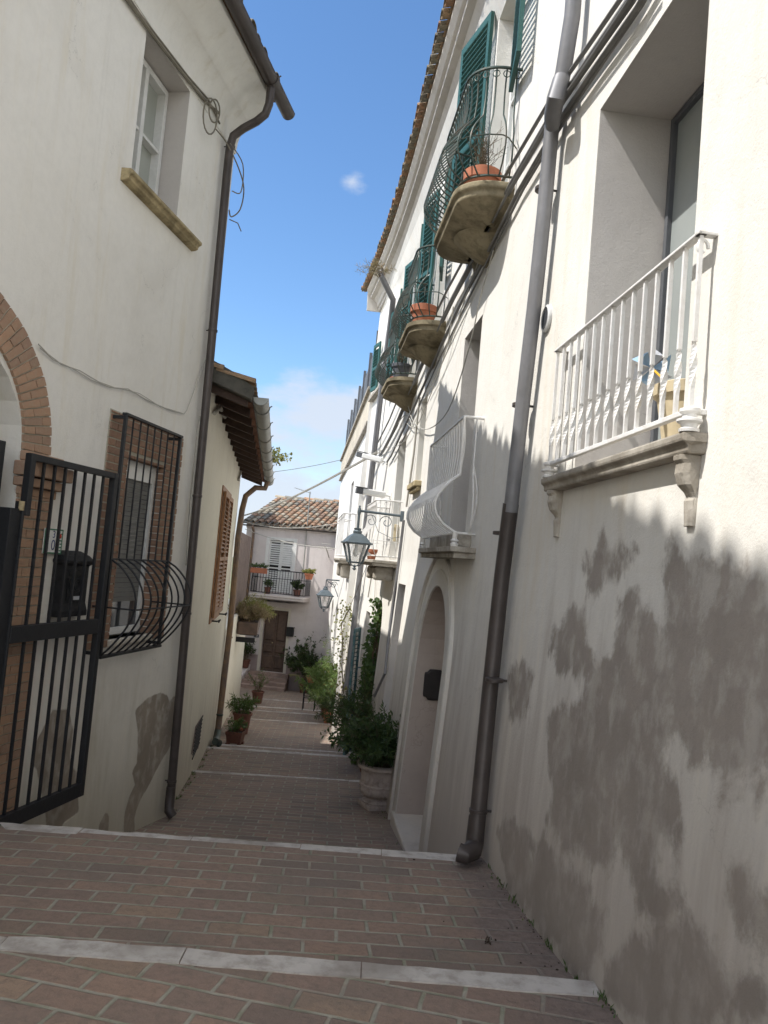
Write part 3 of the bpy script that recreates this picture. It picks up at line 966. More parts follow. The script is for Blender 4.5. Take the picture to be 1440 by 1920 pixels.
def bush(parent, base, nstem, height, spread, nleaf, L, w, mat, seed, droop=0.25, stemr=0.006, lean=(0, 0), foot=0.05, start=0.2, fork=0, name='foliage'):
    """stems fan out of the pot, leaves set along them"""
    rnd = random.Random(seed)
    st, lf = MB(), MB()
    base = Vector(base)
    for i in range(nstem):
        a = 2 * math.pi * (i + rnd.random()) / nstem
        sp = spread * rnd.uniform(0.15, 1.0); h = height * rnd.uniform(0.55, 1.05) * (1.0 - 0.3 * (sp / spread))
        p0 = base + Vector((math.cos(a), math.sin(a), 0)) * foot * rnd.random()
        d = Vector((math.cos(a) * sp + lean[0], math.sin(a) * sp + lean[1], 0))
        pts = []
        wob = Vector((rnd.uniform(-1, 1), rnd.uniform(-1, 1), 0)) * 0.05 * height
        for j in range(8):
            t = j / 7
            pts.append(p0 + d * (t ** 1.4) + Vector((0, 0, h * (t - droop * t * t * t))) + wob * math.sin(t * 3))
        st.tube(pts, [stemr * (1 - 0.75 * j / 7) for j in range(8)], 5)
        branches = [pts]
        for q in range(fork):
            k = rnd.randint(2, 5); dd = (pts[k + 1] - pts[k]).normalized() + rvec(rnd) * 0.7
            br = [pts[k] + dd * (h * 0.30) * u + Vector((0, 0, -0.06 * u * u * h)) for u in (0, 0.33, 0.66, 1)]
            st.tube(br, [stemr * 0.5, stemr * 0.4, stemr * 0.3, stemr * 0.2], 4); branches.append(br)
        for j in range(nleaf):
            br = branches[j % len(branches)] if rnd.random() < 0.6 and len(branches) > 1 else branches[0]
            t = (start + (1 - start) * rnd.random() ** 0.8) * (len(br) - 1)
            k = min(int(t), len(br) - 2); q = t - k
            p = br[k].lerp(br[k + 1], q); tg = (br[k + 1] - br[k]).normalized()
            side = rvec(rnd); side = (side - tg * side.dot(tg)).normalized()
            dr = (tg * rnd.uniform(0.2, 0.9) + side * rnd.uniform(0.6, 1.0) + Vector((0, 0, rnd.uniform(-0.35, 0.15))))
            lf.leaf(p, dr, rvec(rnd), L * rnd.uniform(0.6, 1.15), w * rnd.uniform(0.7, 1.2))
    so = obj('stem', st, 'stem', parent, smooth=True)
    lo = obj(name, lf, mat, parent)
    return so, lo

def round_pot(parent, c, r, h, mat, name='pot', taper=0.72, rim=0.03):
    mb = MB()
    mb.lathe(c, [(r * taper, 0), (r * taper * 1.02, 0.01), (r * 0.95, h - rim * 1.6), (r * 1.06, h - rim * 1.55), (r * 1.08, h - 0.004), (r * 1.04, h), (r * 0.94, h), (r * 0.92, h - 0.05), (0.01, h - 0.05)], 24)
    p = obj(name, mb, mat, parent, smooth=True)
    sb = MB(); sb.lathe(Vector(c) + Vector((0, 0, h - 0.048)), [(r * 0.9, 0), (r * 0.85, 0.012), (0.01, 0.016)], 16)
    obj('soil', sb, 'soil', parent)
    return p

def square_pot(parent, c, r, h, mat, rz=0.0, taper=0.75, name='planter'):
    mb = MB(); c = Vector(c)
    def sq(rr, z, cut=0.0):
        return [c + Vector((math.cos(rz + math.pi / 4 + k * math.pi / 2) * rr * 1.414, math.sin(rz + math.pi / 4 + k * math.pi / 2) * rr * 1.414, z)) for k in range(4)]
    mb.rings([sq(r * taper, 0.04), sq(r * 0.97, h - 0.06), sq(r * 1.05, h - 0.055), sq(r * 1.05, h), sq(r * 0.93, h), sq(r * 0.92, h - 0.05)])
    for k in range(4):
        a = rz + math.pi / 4 + k * math.pi / 2
        mb.box(c + Vector((math.cos(a) * r * taper * 1.2, math.sin(a) * r * taper * 1.2, 0.02)), (0.07, 0.07, 0.042), rz)
    p = obj(name, mb, mat, parent, bevel=0.008)
    sb = MB(); sb.box(c + Vector((0, 0, h - 0.045)), (r * 1.8, r * 1.8, 0.02), rz); obj('soil', sb, 'soil', parent)
    return p

def ground_z(x, y):
    """height of the street at a point"""
    prev = (-5.0, 0.0, 0.20)
    for (y1, k1, z1, r) in EDGES + [(31.2, 0, -3.57, 0)]:
        if y <= y1 + k1 * x:
            y0 = prev[0] + prev[1] * x; ye = y1 + k1 * x
            return prev[2] + (z1 - prev[2]) * (y - y0) / (ye - y0)
        prev = (y1, k1, z1 - r)
    return -3.57

def ground_pt(px, py):
    r = ray(px, py); t = 1.0
    for _ in range(4000):
        p = Vector((0, 0, EYE)) + r * t
        if p.z <= ground_z(p.x, p.y): return p
        t += 0.01
    return p

# ================================================================== RIGHT ROW HOUSE
F = FR
rh = thing('row_house', 'tall whitewashed house along the right side with green shutters and damp-stained lower wall', 'house', (2.5, 9, -2))
S = lambda y: ys(FR, y) if y < 11 else far_s(y)
def Z(z, y):   # heights of far openings, brought nearer with the bend of the wall
    p = FR.Q(S(y), 0, 0); return EYE + (z - EYE) * p.y / y
s_start, s_end = S(-3.5), SEND
TOPZ = 7.02
w1 = rect(S(2.94), S(4.13), 2.13, 4.07)
w2 = rect(S(6.88), S(7.66), 1.76, 3.80)
w3 = rect(S(9.98), S(10.52), 2.62, 3.74)
w4 = rect(S(11.95), S(13.0), 1.62, 3.52)
ub = [(S(6.30), S(7.22), 4.63, 6.75), (S(9.35), S(10.15), 4.42, 6.5), (S(11.6), S(12.5), 4.25, 6.4), (S(14.2), S(15.0), Z(4.7, 14.6), Z(6.3, 14.6)), (S(17.0), S(18.0), Z(5.65, 17.5), Z(6.7, 17.5))]
archA = arch_poly(S(7.13), S(8.72), -1.55, 0.62, 0.76)
strip = rect(S(10.45), S(11.25), -1.45, 1.30)
archG = arch_poly(S(12.75), S(14.0), -1.9, 0.35, 0.62)
doorT = rect(S(15.0), S(15.9), -2.2, Z(0.62, 15))
archS = arch_poly(S(17.2), S(18.4), -2.4, Z(-0.35, 17.5), 0.4)
holes = [w1, w2, w3, w4] + [rect(*u) for u in ub] + [archA, strip, archG, doorT, archS]
deps = [0.43, 0.40, 0.3, 0.35] + [0.22] * 5 + [0.34, 0.30, 0.4, 0.3, 0.3]
def zp(X, Y): return F.px(900 + X / 1.882, 900 + Y / 1.882)
P1 = [zp(*p) for p in [(705, 230), (760, 190), (830, 265), (930, 310), (1016, 370), (1060, 400), (1060, 1090), (1016, 1090), (975, 1170), (930, 1100), (880, 1130), (850, 1080), (800, 1010), (760, 1040), (730, 990),
      (715, 960), (705, 890), (680, 880), (650, 950), (640, 1000), (690, 1060), (700, 1180), (680, 1280), (630, 1240), (620, 1400), (700, 1480), (690, 1540), (600, 1520), (560, 1480), (500, 1400), (490, 1330),
      (440, 1450), (380, 1330), (300, 1330), (265, 1260), (240, 1190), (255, 1090), (240, 1000), (235, 830), (300, 800), (350, 780), (400, 690), (470, 640), (480, 420), (560, 400), (620, 440), (650, 330), (680, 250)]]
P2 = [zp(*p) for p in [(380, 270), (420, 230), (540, 210), (565, 260), (520, 320), (490, 370), (400, 380), (372, 330)]]
P3 = [zp(*p) for p in [(262, 520), (290, 490), (330, 440), (368, 440), (366, 520), (350, 570), (378, 640), (360, 690), (345, 740), (335, 660), (280, 680), (245, 610)]]
P3h = [zp(*p) for p in [(280, 540), (300, 530), (308, 570), (290, 585), (278, 565)]]
P4 = [zp(*p) for p in [(880, 1340), (940, 1340), (1016, 1420), (1080, 1480), (1080, 1700), (1016, 1680), (960, 1620), (920, 1540), (875, 1470)]]
P5 = [zp(*p) for p in [(50, 1210), (140, 1230), (230, 1290), (300, 1360), (380, 1400), (450, 1520), (440, 1650), (380, 1760), (300, 1740), (200, 1560), (100, 1440)]]
P6 = [zp(*p) for p in [(600, 1590), (780, 1570), (860, 1700), (1000, 1800), (1080, 1900), (700, 1960), (560, 1900), (420, 1790), (470, 1700)]]
P7 = [zp(*p) for p in [(105, 700), (150, 640), (190, 700), (180, 800), (140, 850), (110, 820)]]
P8 = [F.px(890 + a, b) for a, b in [(-80, 1300), (-55, 1290), (-40, 1420), (-60, 1560), (-82, 1560), (-70, 1420)]]
mb, at = facade(F, rect(s_start, s_end, -5.0, TOPZ), holes, deps, grid=0.55, fine=(S(1.2), S(5.6), -0.6, 2.2, 0.045), patches=[P1, P2, P3, P4, P5, P6, P7])
wall_r = obj('wall', mb, 'plaster_right', rh, attr=at)
# end, back and roof slab of the house
mb = MB()
W = F.W
mb.quad(W(s_end, 0, -5), W(s_end, -7, -5), W(s_end, -7, TOPZ), W(s_end, 0, TOPZ))
mb.quad(W(s_start, 0, -5), W(s_start, -7, -5), W(s_start, -7, TOPZ), W(s_start, 0, TOPZ))
mb.quad(W(s_start, -7, -5), W(s_end, -7, -5), W(s_end, -7, TOPZ), W(s_start, -7, TOPZ))
obj('end_wall', mb, 'plaster_white', rh)
# cornice profile along the eave
prof = [(-0.02, 6.98), (0.05, 6.98), (0.05, 7.05), (0.08, 7.07), (0.10, 7.14), (0.16, 7.22), (0.24, 7.25), (0.24, 7.31), (0.28, 7.33), (0.33, 7.40), (0.33, 7.46), (-0.02, 7.46)]
mb = MB()
mb.rings([[F.Q(s, o, z) for o, z in prof] for s in np.linspace(s_start, s_end, 40)])
# return of the cornice round the far corner
mb.rings([[F.Q(s_end, q, z) + F.d * max(0, o) for o, z in prof] for q in (0.30, -1.5)])
obj('cornice', mb, 'cornice', rh)
mb = MB()

slope = Vector((0, 0, 0)) + (F.n * -1.0) * math.cos(rad(17)) + Vector((0, 0, math.sin(rad(17))))
mb.rings([[F.Q(q, 0.36, 7.47), F.Q(q, 0.36, 7.47) + slope * 7.4] for q in np.linspace(s_start, s_end + 0.3, 30)], cap=False, closed=False)
obj('roof', mb, 'tiles_grey', rh)
mb = MB()
q = S(1.5); k = 0
while q < s_end + 0.3:
    tile_field(mb, F.Q(q, 0.42, 7.465), F.d, -slope, Vector((0, 0, 1)), 1, 0.20, 3, 0.42, seed=k); q += 0.20; k += 1
obj('eave_tiles', mb, 'tiles_grey', rh)

# --- big recessed door-window with the white railing
def pane_part(F, parent, s0, s1, z0, z1, o, fmat='wood_white', gmat='glass', name='window', fw=0.06, mull=1, trans=(), ft=0.05):
    fr = MB()
    F.box(fr, s0, s0 + fw, o, o + ft, z0, z1); F.box(fr, s1 - fw, s1, o, o + ft, z0, z1)
    F.box(fr, s0 + fw, s1 - fw, o, o + ft, z0, z0 + fw * 1.2); F.box(fr, s0 + fw, s1 - fw, o, o + ft, z1 - fw, z1)
    for k in range(mull):
        c = s0 + (s1 - s0) * (k + 1) / (mull + 1)
        F.box(fr, c - fw * 0.55, c + fw * 0.55, o + 0.003, o + ft + 0.006, z0 + fw * 1.2, z1 - fw)
    for q in trans:
        c = z0 + (z1 - z0) * q
        F.box(fr, s0 + fw, s1 - fw, o + 0.006, o + ft - 0.006, c - 0.015, c + 0.015)
    f = obj(name, fr, fmat, parent, bevel=0.004)
    g = MB(); F.box(g, s0 + fw * 0.5, s1 - fw * 0.5, o + 0.012, o + 0.022, z0 + fw * 0.6, z1 - fw * 0.5)
    obj('pane', g, gmat, f)
    return f
# reveals get their own rougher grey plaster lining, 3 mm proud
def lining(F, parent, h, dp, mat, name='reveal'):
    mb = MB()
    for i in range(len(h)):
        a, b = h[i], h[(i + 1) % len(h)]
        cx = sum(p[0] for p in h) / len(h); cz = sum(p[1] for p in h) / len(h)
        def sh(p):
            v = Vector((cx - p[0], cz - p[1])); v.normalize(); return (p[0] + v.x * 0.004, p[1] + v.y * 0.004)
        a, b = sh(a), sh(b)
        mb.quad(F.W(a[0], -0.003, a[1]), F.W(b[0], -0.003, b[1]), F.W(b[0], -dp, b[1]), F.W(a[0], -dp, a[1]))
    return obj(name, mb, mat, parent)
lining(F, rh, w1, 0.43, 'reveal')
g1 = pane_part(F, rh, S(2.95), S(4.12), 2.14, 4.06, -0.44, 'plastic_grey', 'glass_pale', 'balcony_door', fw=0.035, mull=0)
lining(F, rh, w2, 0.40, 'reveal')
pane_part(F, rh, S(6.9), S(7.64), 1.78, 3.78, -0.40, 'wood_white', 'glass', 'balcony_door')
pane_part(F, rh, S(9.99), S(10.51), 2.63, 3.73, -0.29, 'wood_white', 'glass')
pane_part(F, rh, S(11.97), S(12.98), 1.63, 3.50, -0.34, 'wood_white', 'glass', 'balcony_door')
for u in ub:
    pane_part(F, rh, u[0] + 0.01, u[1] - 0.01, u[2] + 0.01, u[3] - 0.01, -0.2, 'wood_white', 'curtain', 'balcony_door' if u[2] < 5 else 'window', trans=(0.3, 0.6))
mb = MB(); F.box(mb, S(9.88), S(10.62), -0.05, 0.09, 2.55, 2.62); F.box(mb, S(9.90), S(10.60), 0, 0.06, 2.50, 2.548)
obj('window_sill', mb, 'stone_sill', rh, bevel=0.01)

def twist_rail(F, parent, s0, s1, o, z0, z1, nbar):
    rt = MB()
    for a, b in (((s0, 0), (s0, o)), ((s0, o), (s1, o)), ((s1, o), (s1, 0))):
        pa_, pb_ = F.W(*a, z1), F.W(*b, z1)
        d = (pb_ - pa_).normalized(); sd_ = d.cross(Vector((0, 0, 1)))
        rt.box((pa_ + pb_) / 2, ((pb_ - pa_).length + 0.036, 0.036, 0.012), ax=(d, sd_, Vector((0, 0, 1))))
    rail = obj('railing', rt, 'iron_white', parent, bevel=0.003)
    lo = MB()
    for a, b in (((s0, o - 0.002), (s1, o - 0.002)), ((s0, 0), (s0, o - 0.02)), ((s1, 0), (s1, o - 0.02))):
        pa_, pb_ = F.W(*a, z0 + 0.075), F.W(*b, z0 + 0.075)
        d = (pb_ - pa_).normalized(); sd_ = d.cross(Vector((0, 0, 1)))
        lo.box((pa_ + pb_) / 2, ((pb_ - pa_).length, 0.026, 0.02), ax=(d, sd_, Vector((0, 0, 1))))
    obj('lower_rail', lo, 'iron_white', parent, bevel=0.003)
    def bar(s, oo):
        mb = MB(); R = []
        zb0, zt = z0 + 0.085, z1 - 0.006
        for j in range(40):
            q = j / 39; z = zb0 + (zt - zb0) * q
            a = math.pi / 4; r = 0.0105
            if 0.12 < q < 0.36:
                u = (q - 0.12) / 0.24; a += u * 1.0 * math.pi; r = 0.0105 + 0.004 * math.sin(u * math.pi)
            c = F.W(s, oo, z)
            R.append([c + F.d * math.cos(a + k * math.pi / 2) * r + F.n * math.sin(a + k * math.pi / 2) * r for k in range(4)])
        mb.rings(R); obj('bar', mb, 'iron_white', parent)
    for i in range(nbar): bar(s0 + (s1 - s0) * i / (nbar - 1), o)
    for s in (s0, s1):
        k = MB(); k.lathe(F.W(s, o, z0), [(0.034, 0), (0.036, 0.010), (0.026, 0.016), (0.030, 0.028), (0.044, 0.036), (0.044, 0.044), (0.026, 0.050), (0.024, 0.062), (0.036, 0.070), (0.036, 0.082), (0.02, 0.088)], 16)
        obj('post_foot', k, 'iron_white', parent, smooth=True)
    sc = MB()
    c = F.W(s0, 0.03, z1 - 0.05)
    sc.tube([c + F.n * (0.018 - 0.022 * math.cos(a) * (1 - a / 9)) + Vector((0, 0, 0.035 * math.sin(a) * (1 - a / 9))) for a in [i * 0.35 for i in range(16)]], 0.007, 6)
    obj('scroll', sc, 'iron_white', parent, smooth=True)
    return rail
# balcony 1
s0, s1 = F.px(1318, 431, .05)[0], F.px(1048, 660, .05)[0]
ZB = 0.5 * (F.px(1318, 800, .08)[1] + F.px(1020, 893, .08)[1]); ZR = 0.5 * (F.px(1318, 431, .055)[1] + F.px(1048, 660, .055)[1])
b1 = slab(F, rh, s0 - 0.03, s1 + 0.06, 0.085, ZB, 0.075, 'stone_bal', name='balcony_slab', mold=0.02)
tag(b1, 'worn stone balcony slab with white twisted railing, nearest to the viewer')
def bracket(F, parent, s, z, depth, h, w, mat, shell=True):
    mb = MB()
    prof = [(depth, 0), (depth * 1.0, -h * .07), (depth * 0.84, -h * .12), (depth * 0.90, -h * .26), (depth * 0.70, -h * .42), (depth * 0.36, -h * .52), (depth * 0.22, -h * .58), (depth * 0.34, -h * .64), (depth * 0.30, -h * 0.80), (depth * 0.26, -h * 0.95), (0.02, -h), (0.0, -h)]
    R = []
    for u in np.linspace(-1, 1, 9):
        k = math.sqrt(max(0.0, 1 - (abs(u) ** 3) * 0.55)); gro = 1 - 0.14 * (abs(math.sin(u * math.pi * 1.5)) > 0.8)
        R.append([F.W(s + u * w / 2 * (1.0 if zz > -h * 0.45 else 0.72), max(0, oo * k * gro), z + zz) for oo, zz in prof] + [F.W(s + u * w / 2, -0.02, z)])
    mb.rings(R)
    return obj('bracket', mb, mat, parent, bevel=0.004)
bracket(F, b1, s0 + 0.05, ZB - 0.075, 0.075, 0.25, 0.085, 'stone_bal')
bracket(F, b1, s1 - 0.06, ZB - 0.075, 0.075, 0.25, 0.085, 'stone_bal')
twist_rail(F, b1, s0, s1, 0.055, ZB, ZR, 15)
# balcony 2, belly railing in white
s0, s1 = S(6.46), S(8.2)
b2 = slab(F, rh, s0 - 0.08, s1 + 0.08, 0.20, 1.74, 0.09, 'stone_bal', name='balcony_slab')
tag(b2, 'balcony with a white pot-bellied railing in the middle of the wall')
mb = MB(); F.box(mb, S(6.6), S(8.05), 0.0, 0.12, 1.745, 1.86); obj('step_block', mb, 'stone_bal', b2, bevel=0.01)
r2 = belly_rail(F, b2, s0, s1, 0.165, 1.79, 2.80, 'iron_white', 18, belly=0.185, r=0.0065, mid=False, qb=0.50)
for s in (s0, s1):
    k = MB(); k.lathe(F.W(s, 0.165, 1.742), [(0.03, 0), (0.034, 0.02), (0.02, 0.03), (0.035, 0.045), (0.02, 0.06), (0.022, 0.11), (0.012, 0.12)], 12); obj('post_foot', k, 'iron_white', b2, smooth=True)
    sp = MB()
    sp.tube([F.W(s, 0.165 + (0.185 * math.sin(math.pi * (q / 0.5) ** 0.85) ** 0.9 if 0 < q < 0.5 else 0), 1.85 + 0.95 * q) for q in [i / 16 for i in range(17)]], 0.012, 6)
    sp.tube([F.W(s, 0.06 - 0.05 * math.sin(math.pi * q), 1.85 + 0.55 * q) for q in [i / 10 for i in range(11)]], 0.009, 6)
    obj('side_bar', sp, 'iron_white', b2, smooth=True)
# far lower balconies
s0, s1 = S(11.75), S(13.7)
b3 = slab(F, rh, s0, s1, 0.42, 1.60, 0.09, 'stone_bal', rnd_=0.1, name='balcony_slab')
belly_rail(F, b3, s0 + 0.04, s1 - 0.04, 0.38, 1.60, 2.48, 'iron_white', 24, belly=0.14, rnd_=0.1, r=0.0065, loops=True)
mb = MB(); F.box(mb, S(12.0), S(12.2), 0, 0.3, 1.3, 1.51); F.box(mb, S(13.2), S(13.4), 0, 0.3, 1.3, 1.51); pieces('bracket', mb, 'stone_bal', b3, bevel=0.04)
# upper balconies: old mossy stone, green iron
ubs = [(6.02, 7.52, 0.44, 4.58, 5.52), (8.95, 10.35, 0.42, 4.36, 5.25), (11.15, 12.6, 0.42, 4.20, 5.1)]
for k, (ya, yb, o, z, zt) in enumerate(ubs):
    s0, s1 = S(ya), S(yb)
    bb = slab(F, rh, s0, s1, o, z, 0.11, 'stone_old', rnd_=0.30, under=0.10, name='balcony_slab', mold=0.03)
    tag(bb, ['nearest mossy rounded balcony under the eaves', 'second mossy rounded balcony under the eaves', 'farthest mossy rounded balcony under the eaves'][k])
    c = (s0 + s1) / 2
    mb = MB()
    R = []
    for j in range(7):
        t = j / 6; w = 0.34 * (1 - t * 0.6); oo = 0.30 * (1 - t) ** 0.7 + 0.02
        R.append([F.W(c + math.cos(a) * w, max(-0.02, math.sin(a) * oo * 1.1 - 0.02), z - 0.17 - 0.20 * t) for a in [math.pi * q / 8 for q in range(9)]])
    mb.rings(R); obj('corbel', mb, 'stone_old', bb, smooth=True)
    belly_rail(F, bb, s0 + 0.05, s1 - 0.05, o - 0.05, z + 0.0, zt, 'iron_green', 24, belly=0.17, rnd_=0.26, r=0.007, loops=True)
# green shutters on the upper floor
def r_shut(sa, sb, za, zb, o=0.05, ang=0.0, mat='shutter_green', hinge='a', tilt=0.6, name='shutter', flat=False):
    mb = MB()
    w = sb - sa
    if hinge == 'a':
        u = F.d * math.cos(ang) + F.n * math.sin(ang); oo = F.W(sa, o, za)
    else:
        u = -F.d * math.cos(ang) + F.n * math.sin(ang); oo = F.W(sb, o, za)
    nn = u.cross(Vector((0, 0, 1)))
    shutter(mb, oo, u, nn, w, zb - za, slat=0.06, tilt=tilt, flat=flat)
    return obj(name, mb, mat, rh)
r_shut(S(5.70), S(6.22), 5.42, 7.0, 0.05, rad(8), hinge='b', tilt=-0.7)
r_shut(S(7.26), S(7.92), 4.66, 6.85, 0.06, rad(14))
r_shut(S(8.85), S(9.32), 4.95, 6.5, 0.05, rad(10), hinge='b', tilt=-0.7)
r_shut(S(10.18), S(10.62), 4.5, 6.5, 0.05, rad(14))
r_shut(S(11.1), S(11.55), 4.5, 6.4, 0.05, rad(10), hinge='b', tilt=-0.7)
r_shut(S(12.55), S(13.0), 4.3, 6.4, 0.05, rad(14))
r_shut(S(13.75), S(14.2), Z(4.72, 14), Z(6.4, 14), 0.05, rad(8), hinge='b')
r_shut(S(15.02), S(15.45), Z(4.72, 15), Z(6.4, 15), 0.05, rad(12))
r_shut(S(18.35), S(19.3), Z(5.62, 18.7), Z(6.75, 18.7), 0.06, rad(12))
mb = MB(); zl = Z(5.55, 18.5); F.box(mb, S(17.0), SEND - 0.02, 0, 0.10, zl - 0.07, zl); obj('ledge', mb, 'stone_bal', rh, bevel=0.01)
# arch A surround, niche with closed panel
def arch_ring(F, s0, s1, zs, rise, z0, w, o0, o1, mat, parent, name, n=20):
    c = (s0 + s1) / 2; r = (s1 - s0) / 2
    def pts(extra):
        P = [(s0 - extra, z0)]
        for i in range(n + 1):
            a = math.pi - math.pi * i / n
            P.append((c + (r + extra) * math.cos(a), zs + (rise + extra) * math.sin(a)))
        P.append((s1 + extra, z0)); return P
    A, B = pts(w[0]), pts(w[1])
    mb = MB()
    mb.rings([[F.W(a[0], o0, a[1]), F.W(a[0], o1, a[1]), F.W(b[0], o1, b[1]), F.W(b[0], o0, b[1])] for a, b in zip(A, B)])
    return obj(name, mb, mat, parent, bevel=0.008)
sa, sb = S(7.13), S(8.72)
arch_ring(F, sa, sb, 0.62, 0.76, -1.3, (0.0, 0.17), -0.01, 0.012, 'arch_plaster', rh, 'door_surround')
arch_ring(F, sa, sb, 0.62, 0.76, -1.3, (0.30, 0.335), -0.01, 0.035, 'arch_plaster', rh, 'door_moulding')
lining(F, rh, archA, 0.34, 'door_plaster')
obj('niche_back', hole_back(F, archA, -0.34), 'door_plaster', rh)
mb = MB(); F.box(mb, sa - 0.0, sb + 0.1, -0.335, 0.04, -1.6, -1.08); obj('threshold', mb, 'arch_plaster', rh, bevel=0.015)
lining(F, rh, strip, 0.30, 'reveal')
obj('closed_door', fbox(F, S(10.46), S(11.24), -0.30, -0.26, -1.45, 1.29), 'shutter_grey', rh)
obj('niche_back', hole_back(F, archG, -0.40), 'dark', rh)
obj('closed_door', fbox(F, S(15.01), S(15.89), -0.30, -0.26, -2.1, Z(0.62, 15) - 0.01), 'wood_door', rh)
obj('niche_back', hole_back(F, archS, -0.28), 'reveal', rh)
# iron fan light grille in the green arch
mb = MB()
for z in np.arange(-1.5, 1.1, 0.3): mb.tube([F.W(S(12.8), -0.08, z), F.W(S(13.95), -0.08, z)], 0.010, 5)
for y in np.arange(12.9, 13.95, 0.16): mb.tube([F.W(S(y), -0.08, -1.7), F.W(S(y), -0.08, 1.0 - abs(y - 13.37) * 0.9)], 0.008, 5)
obj('arch_grille', mb, 'iron_green', rh, smooth=True)
# blue-green lattice shutter swung out into the street
mb = MB()
o_ = F.W(S(15.0), 0.03, -1.75)
u_ = (F.n * 0.30 - F.d * 0.95).normalized()
shutter(mb, o_, u_, (F.n * 0.95 + F.d * 0.3), 0.42, 2.15, slat=0.07, tilt=0.6)
for z in (-1.2, -0.3): mb.tube([F.W(S(15.0), 0.0, z), F.W(S(15.0), 0.10, z)], 0.012, 5)
obj('lattice_shutter', mb, basic('shutter_teal', (0.03, 0.12, 0.14), 0.55, var=0.4, dark=(0.3, 0.35, 0.33), scale=40), rh)

# --- pipes of the row house
def pp(x, y, o=0.08): return F.pt(x, y, o)
mb = MB()
path = [pp(1082, -90, .09), pp(1073, 30, .09), pp(1057, 130, .09), pp(1050, 165, .10)]
mb.tube(path, 0.048, 16)
up = obj('downpipe', mb, 'pipe_grey', rh, smooth=True)
mb = MB()
mb.tube([pp(1052, 150, .12), pp(1042, 185, .16), pp(1036, 215, .13), pp(1036, 235, .10)], [0.05, 0.052, 0.05, 0.045], 14)
obj('elbow', mb, 'pipe_grey', up, smooth=True)
mb = MB()
mb.tube([pp(1037, 215), pp(1020, 400), pp(1001, 580), pp(982, 740), pp(957, 960)], 0.046, 16)
mb.lathe(pp(1037, 222), [(0.055, -0.03), (0.056, 0.03)], 16)
lower = obj('downpipe', mb, 'pipe_grey', rh, smooth=True)
mb = MB()
mb.tube([pp(958, 945), pp(940, 1090), pp(918, 1300), pp(893, 1560)], 0.051, 16)
mb.tube([pp(895, 1530), pp(890, 1580), pp(886, 1596, .11), pp(870, 1602, .17), pp(860, 1598, .20)], [0.053, 0.056, 0.056, 0.055, 0.055], 14)
cast = obj('downpipe', mb, 'pipe_brown', rh, smooth=True)
mb = MB()
for (x, y) in ((1020, 355), (977, 760), (940, 1000), (927, 1275), (897, 1520)):
    c = pp(x, y, .08)
    mb.lathe(c, [(0.052, -0.012), (0.057, -0.01), (0.057, 0.01), (0.052, 0.012)], 16)
    mb.tube([c, c - F.n * 0.10], 0.008, 6)
pieces('pipe_clamp', mb, 'pipe_brown', cast, smooth=True)
# far-end downpipe with its elbow from the gutter
mb = MB()
q = [pp(714, 505, .40), pp(716, 520, .38), pp(737, 562, .12), pp(734, 590, .1), pp(714, 740, .1), pp(699, 870, .1), pp(685, 990, .1), pp(667, 1140, .1), pp(650, 1290, .1)]
mb.tube(q, 0.055, 10); obj('downpipe', mb, 'pipe_grey', rh, smooth=True)
mb = MB()
q = [pp(757, 975, .04), pp(748, 1050, .04), pp(735, 1150, .04), pp(728, 1200, .04), pp(722, 1262, .04), pp(702, 1305, .08)]
mb.tube(q, 0.020, 8); pieces('conduit', mb, 'pipe_grey', rh, smooth=True)
mb = MB()
mb.tube([pp(787, 745, .03), pp(776, 850, .03), pp(762, 950, .03)], 0.014, 6)
mb.tube([pp(700, 1060, .03), pp(690, 1120, .03)], 0.012, 6)
mb.tube([pp(706, 1060, .03), pp(698, 1180, .03)], 0.008, 6); pieces('conduit', mb, 'cable_light', rh, smooth=True)
# round vent
s, z = F.px(1028, 598)
mb = MB(); c = F.W(s, 0.0, z)
R = []
for r_, o in ((0.085, 0.0), (0.085, 0.018), (0.072, 0.026), (0.070, 0.014), (0.001, 0.012)):
    R.append([c + F.n * o + F.d * math.cos(a) * r_ + Vector((0, 0, math.sin(a) * r_)) for a in [2 * math.pi * k / 28 for k in range(28)]])
mb.rings(R, cap=False); v = obj('vent', mb, 'plastic_white', rh, smooth=True)
mb = MB()
for k in range(-6, 7):
    zz = k * 0.0105; hw = math.sqrt(max(0, 0.066 ** 2 - zz * zz))
    F.box(mb, s - hw, s + hw, 0.013, 0.021, z + zz - 0.002, z + zz + 0.0025)
obj('vent_slats', mb, 'plastic_grey', v)
# service cables strapped along the wall
mb = MB()
main = [(1215, -60), (1182, 0), (1110, 105), (1040, 210), (960, 345), (905, 455), (850, 560), (800, 665), (765, 745), (742, 800), (722, 842), (714, 852)]
for k, (dx, dy, r_, o) in enumerate([(0, 0, 0.026, .05), (12, 14, 0.016, .045), (-12, -14, 0.014, .06), (22, 10, 0.009, .03), (-4, 6, 0.010, .09)]):
    rn = random.Random(k)
    mb.tube([F.pt(x + dx + rn.uniform(-2, 2) * (1 if i % 2 else -1), y + dy, o) for i, (x, y) in enumerate(main)], r_, 7)
cb = obj('cable_bundle', mb, 'cable', None, smooth=True)
tag(cb, 'thick bundle of grey cables running diagonally along the white wall', 'cable')
mb = MB()
for pts in ([(765, 760), (775, 790), (800, 805), (840, 770), (880, 650), (900, 560), (925, 470)], [(850, 575), (840, 640), (815, 720), (780, 800), (760, 790)], [(742, 800), (760, 778), (772, 800), (755, 830), (735, 840)],
            [(728, 838), (708, 850), (700, 862), (690, 850), (722, 843)], [(905, 470), (872, 560), (838, 660), (800, 740)]):
    mb.tube(sm_([F.pt(x, y, 0.05) for x, y in pts]), 0.006, 6)
tag(obj('loose_cable', mb, 'cable_light', None, smooth=True), 'thin pale cables hanging in loops below the mossy balconies', 'cable')

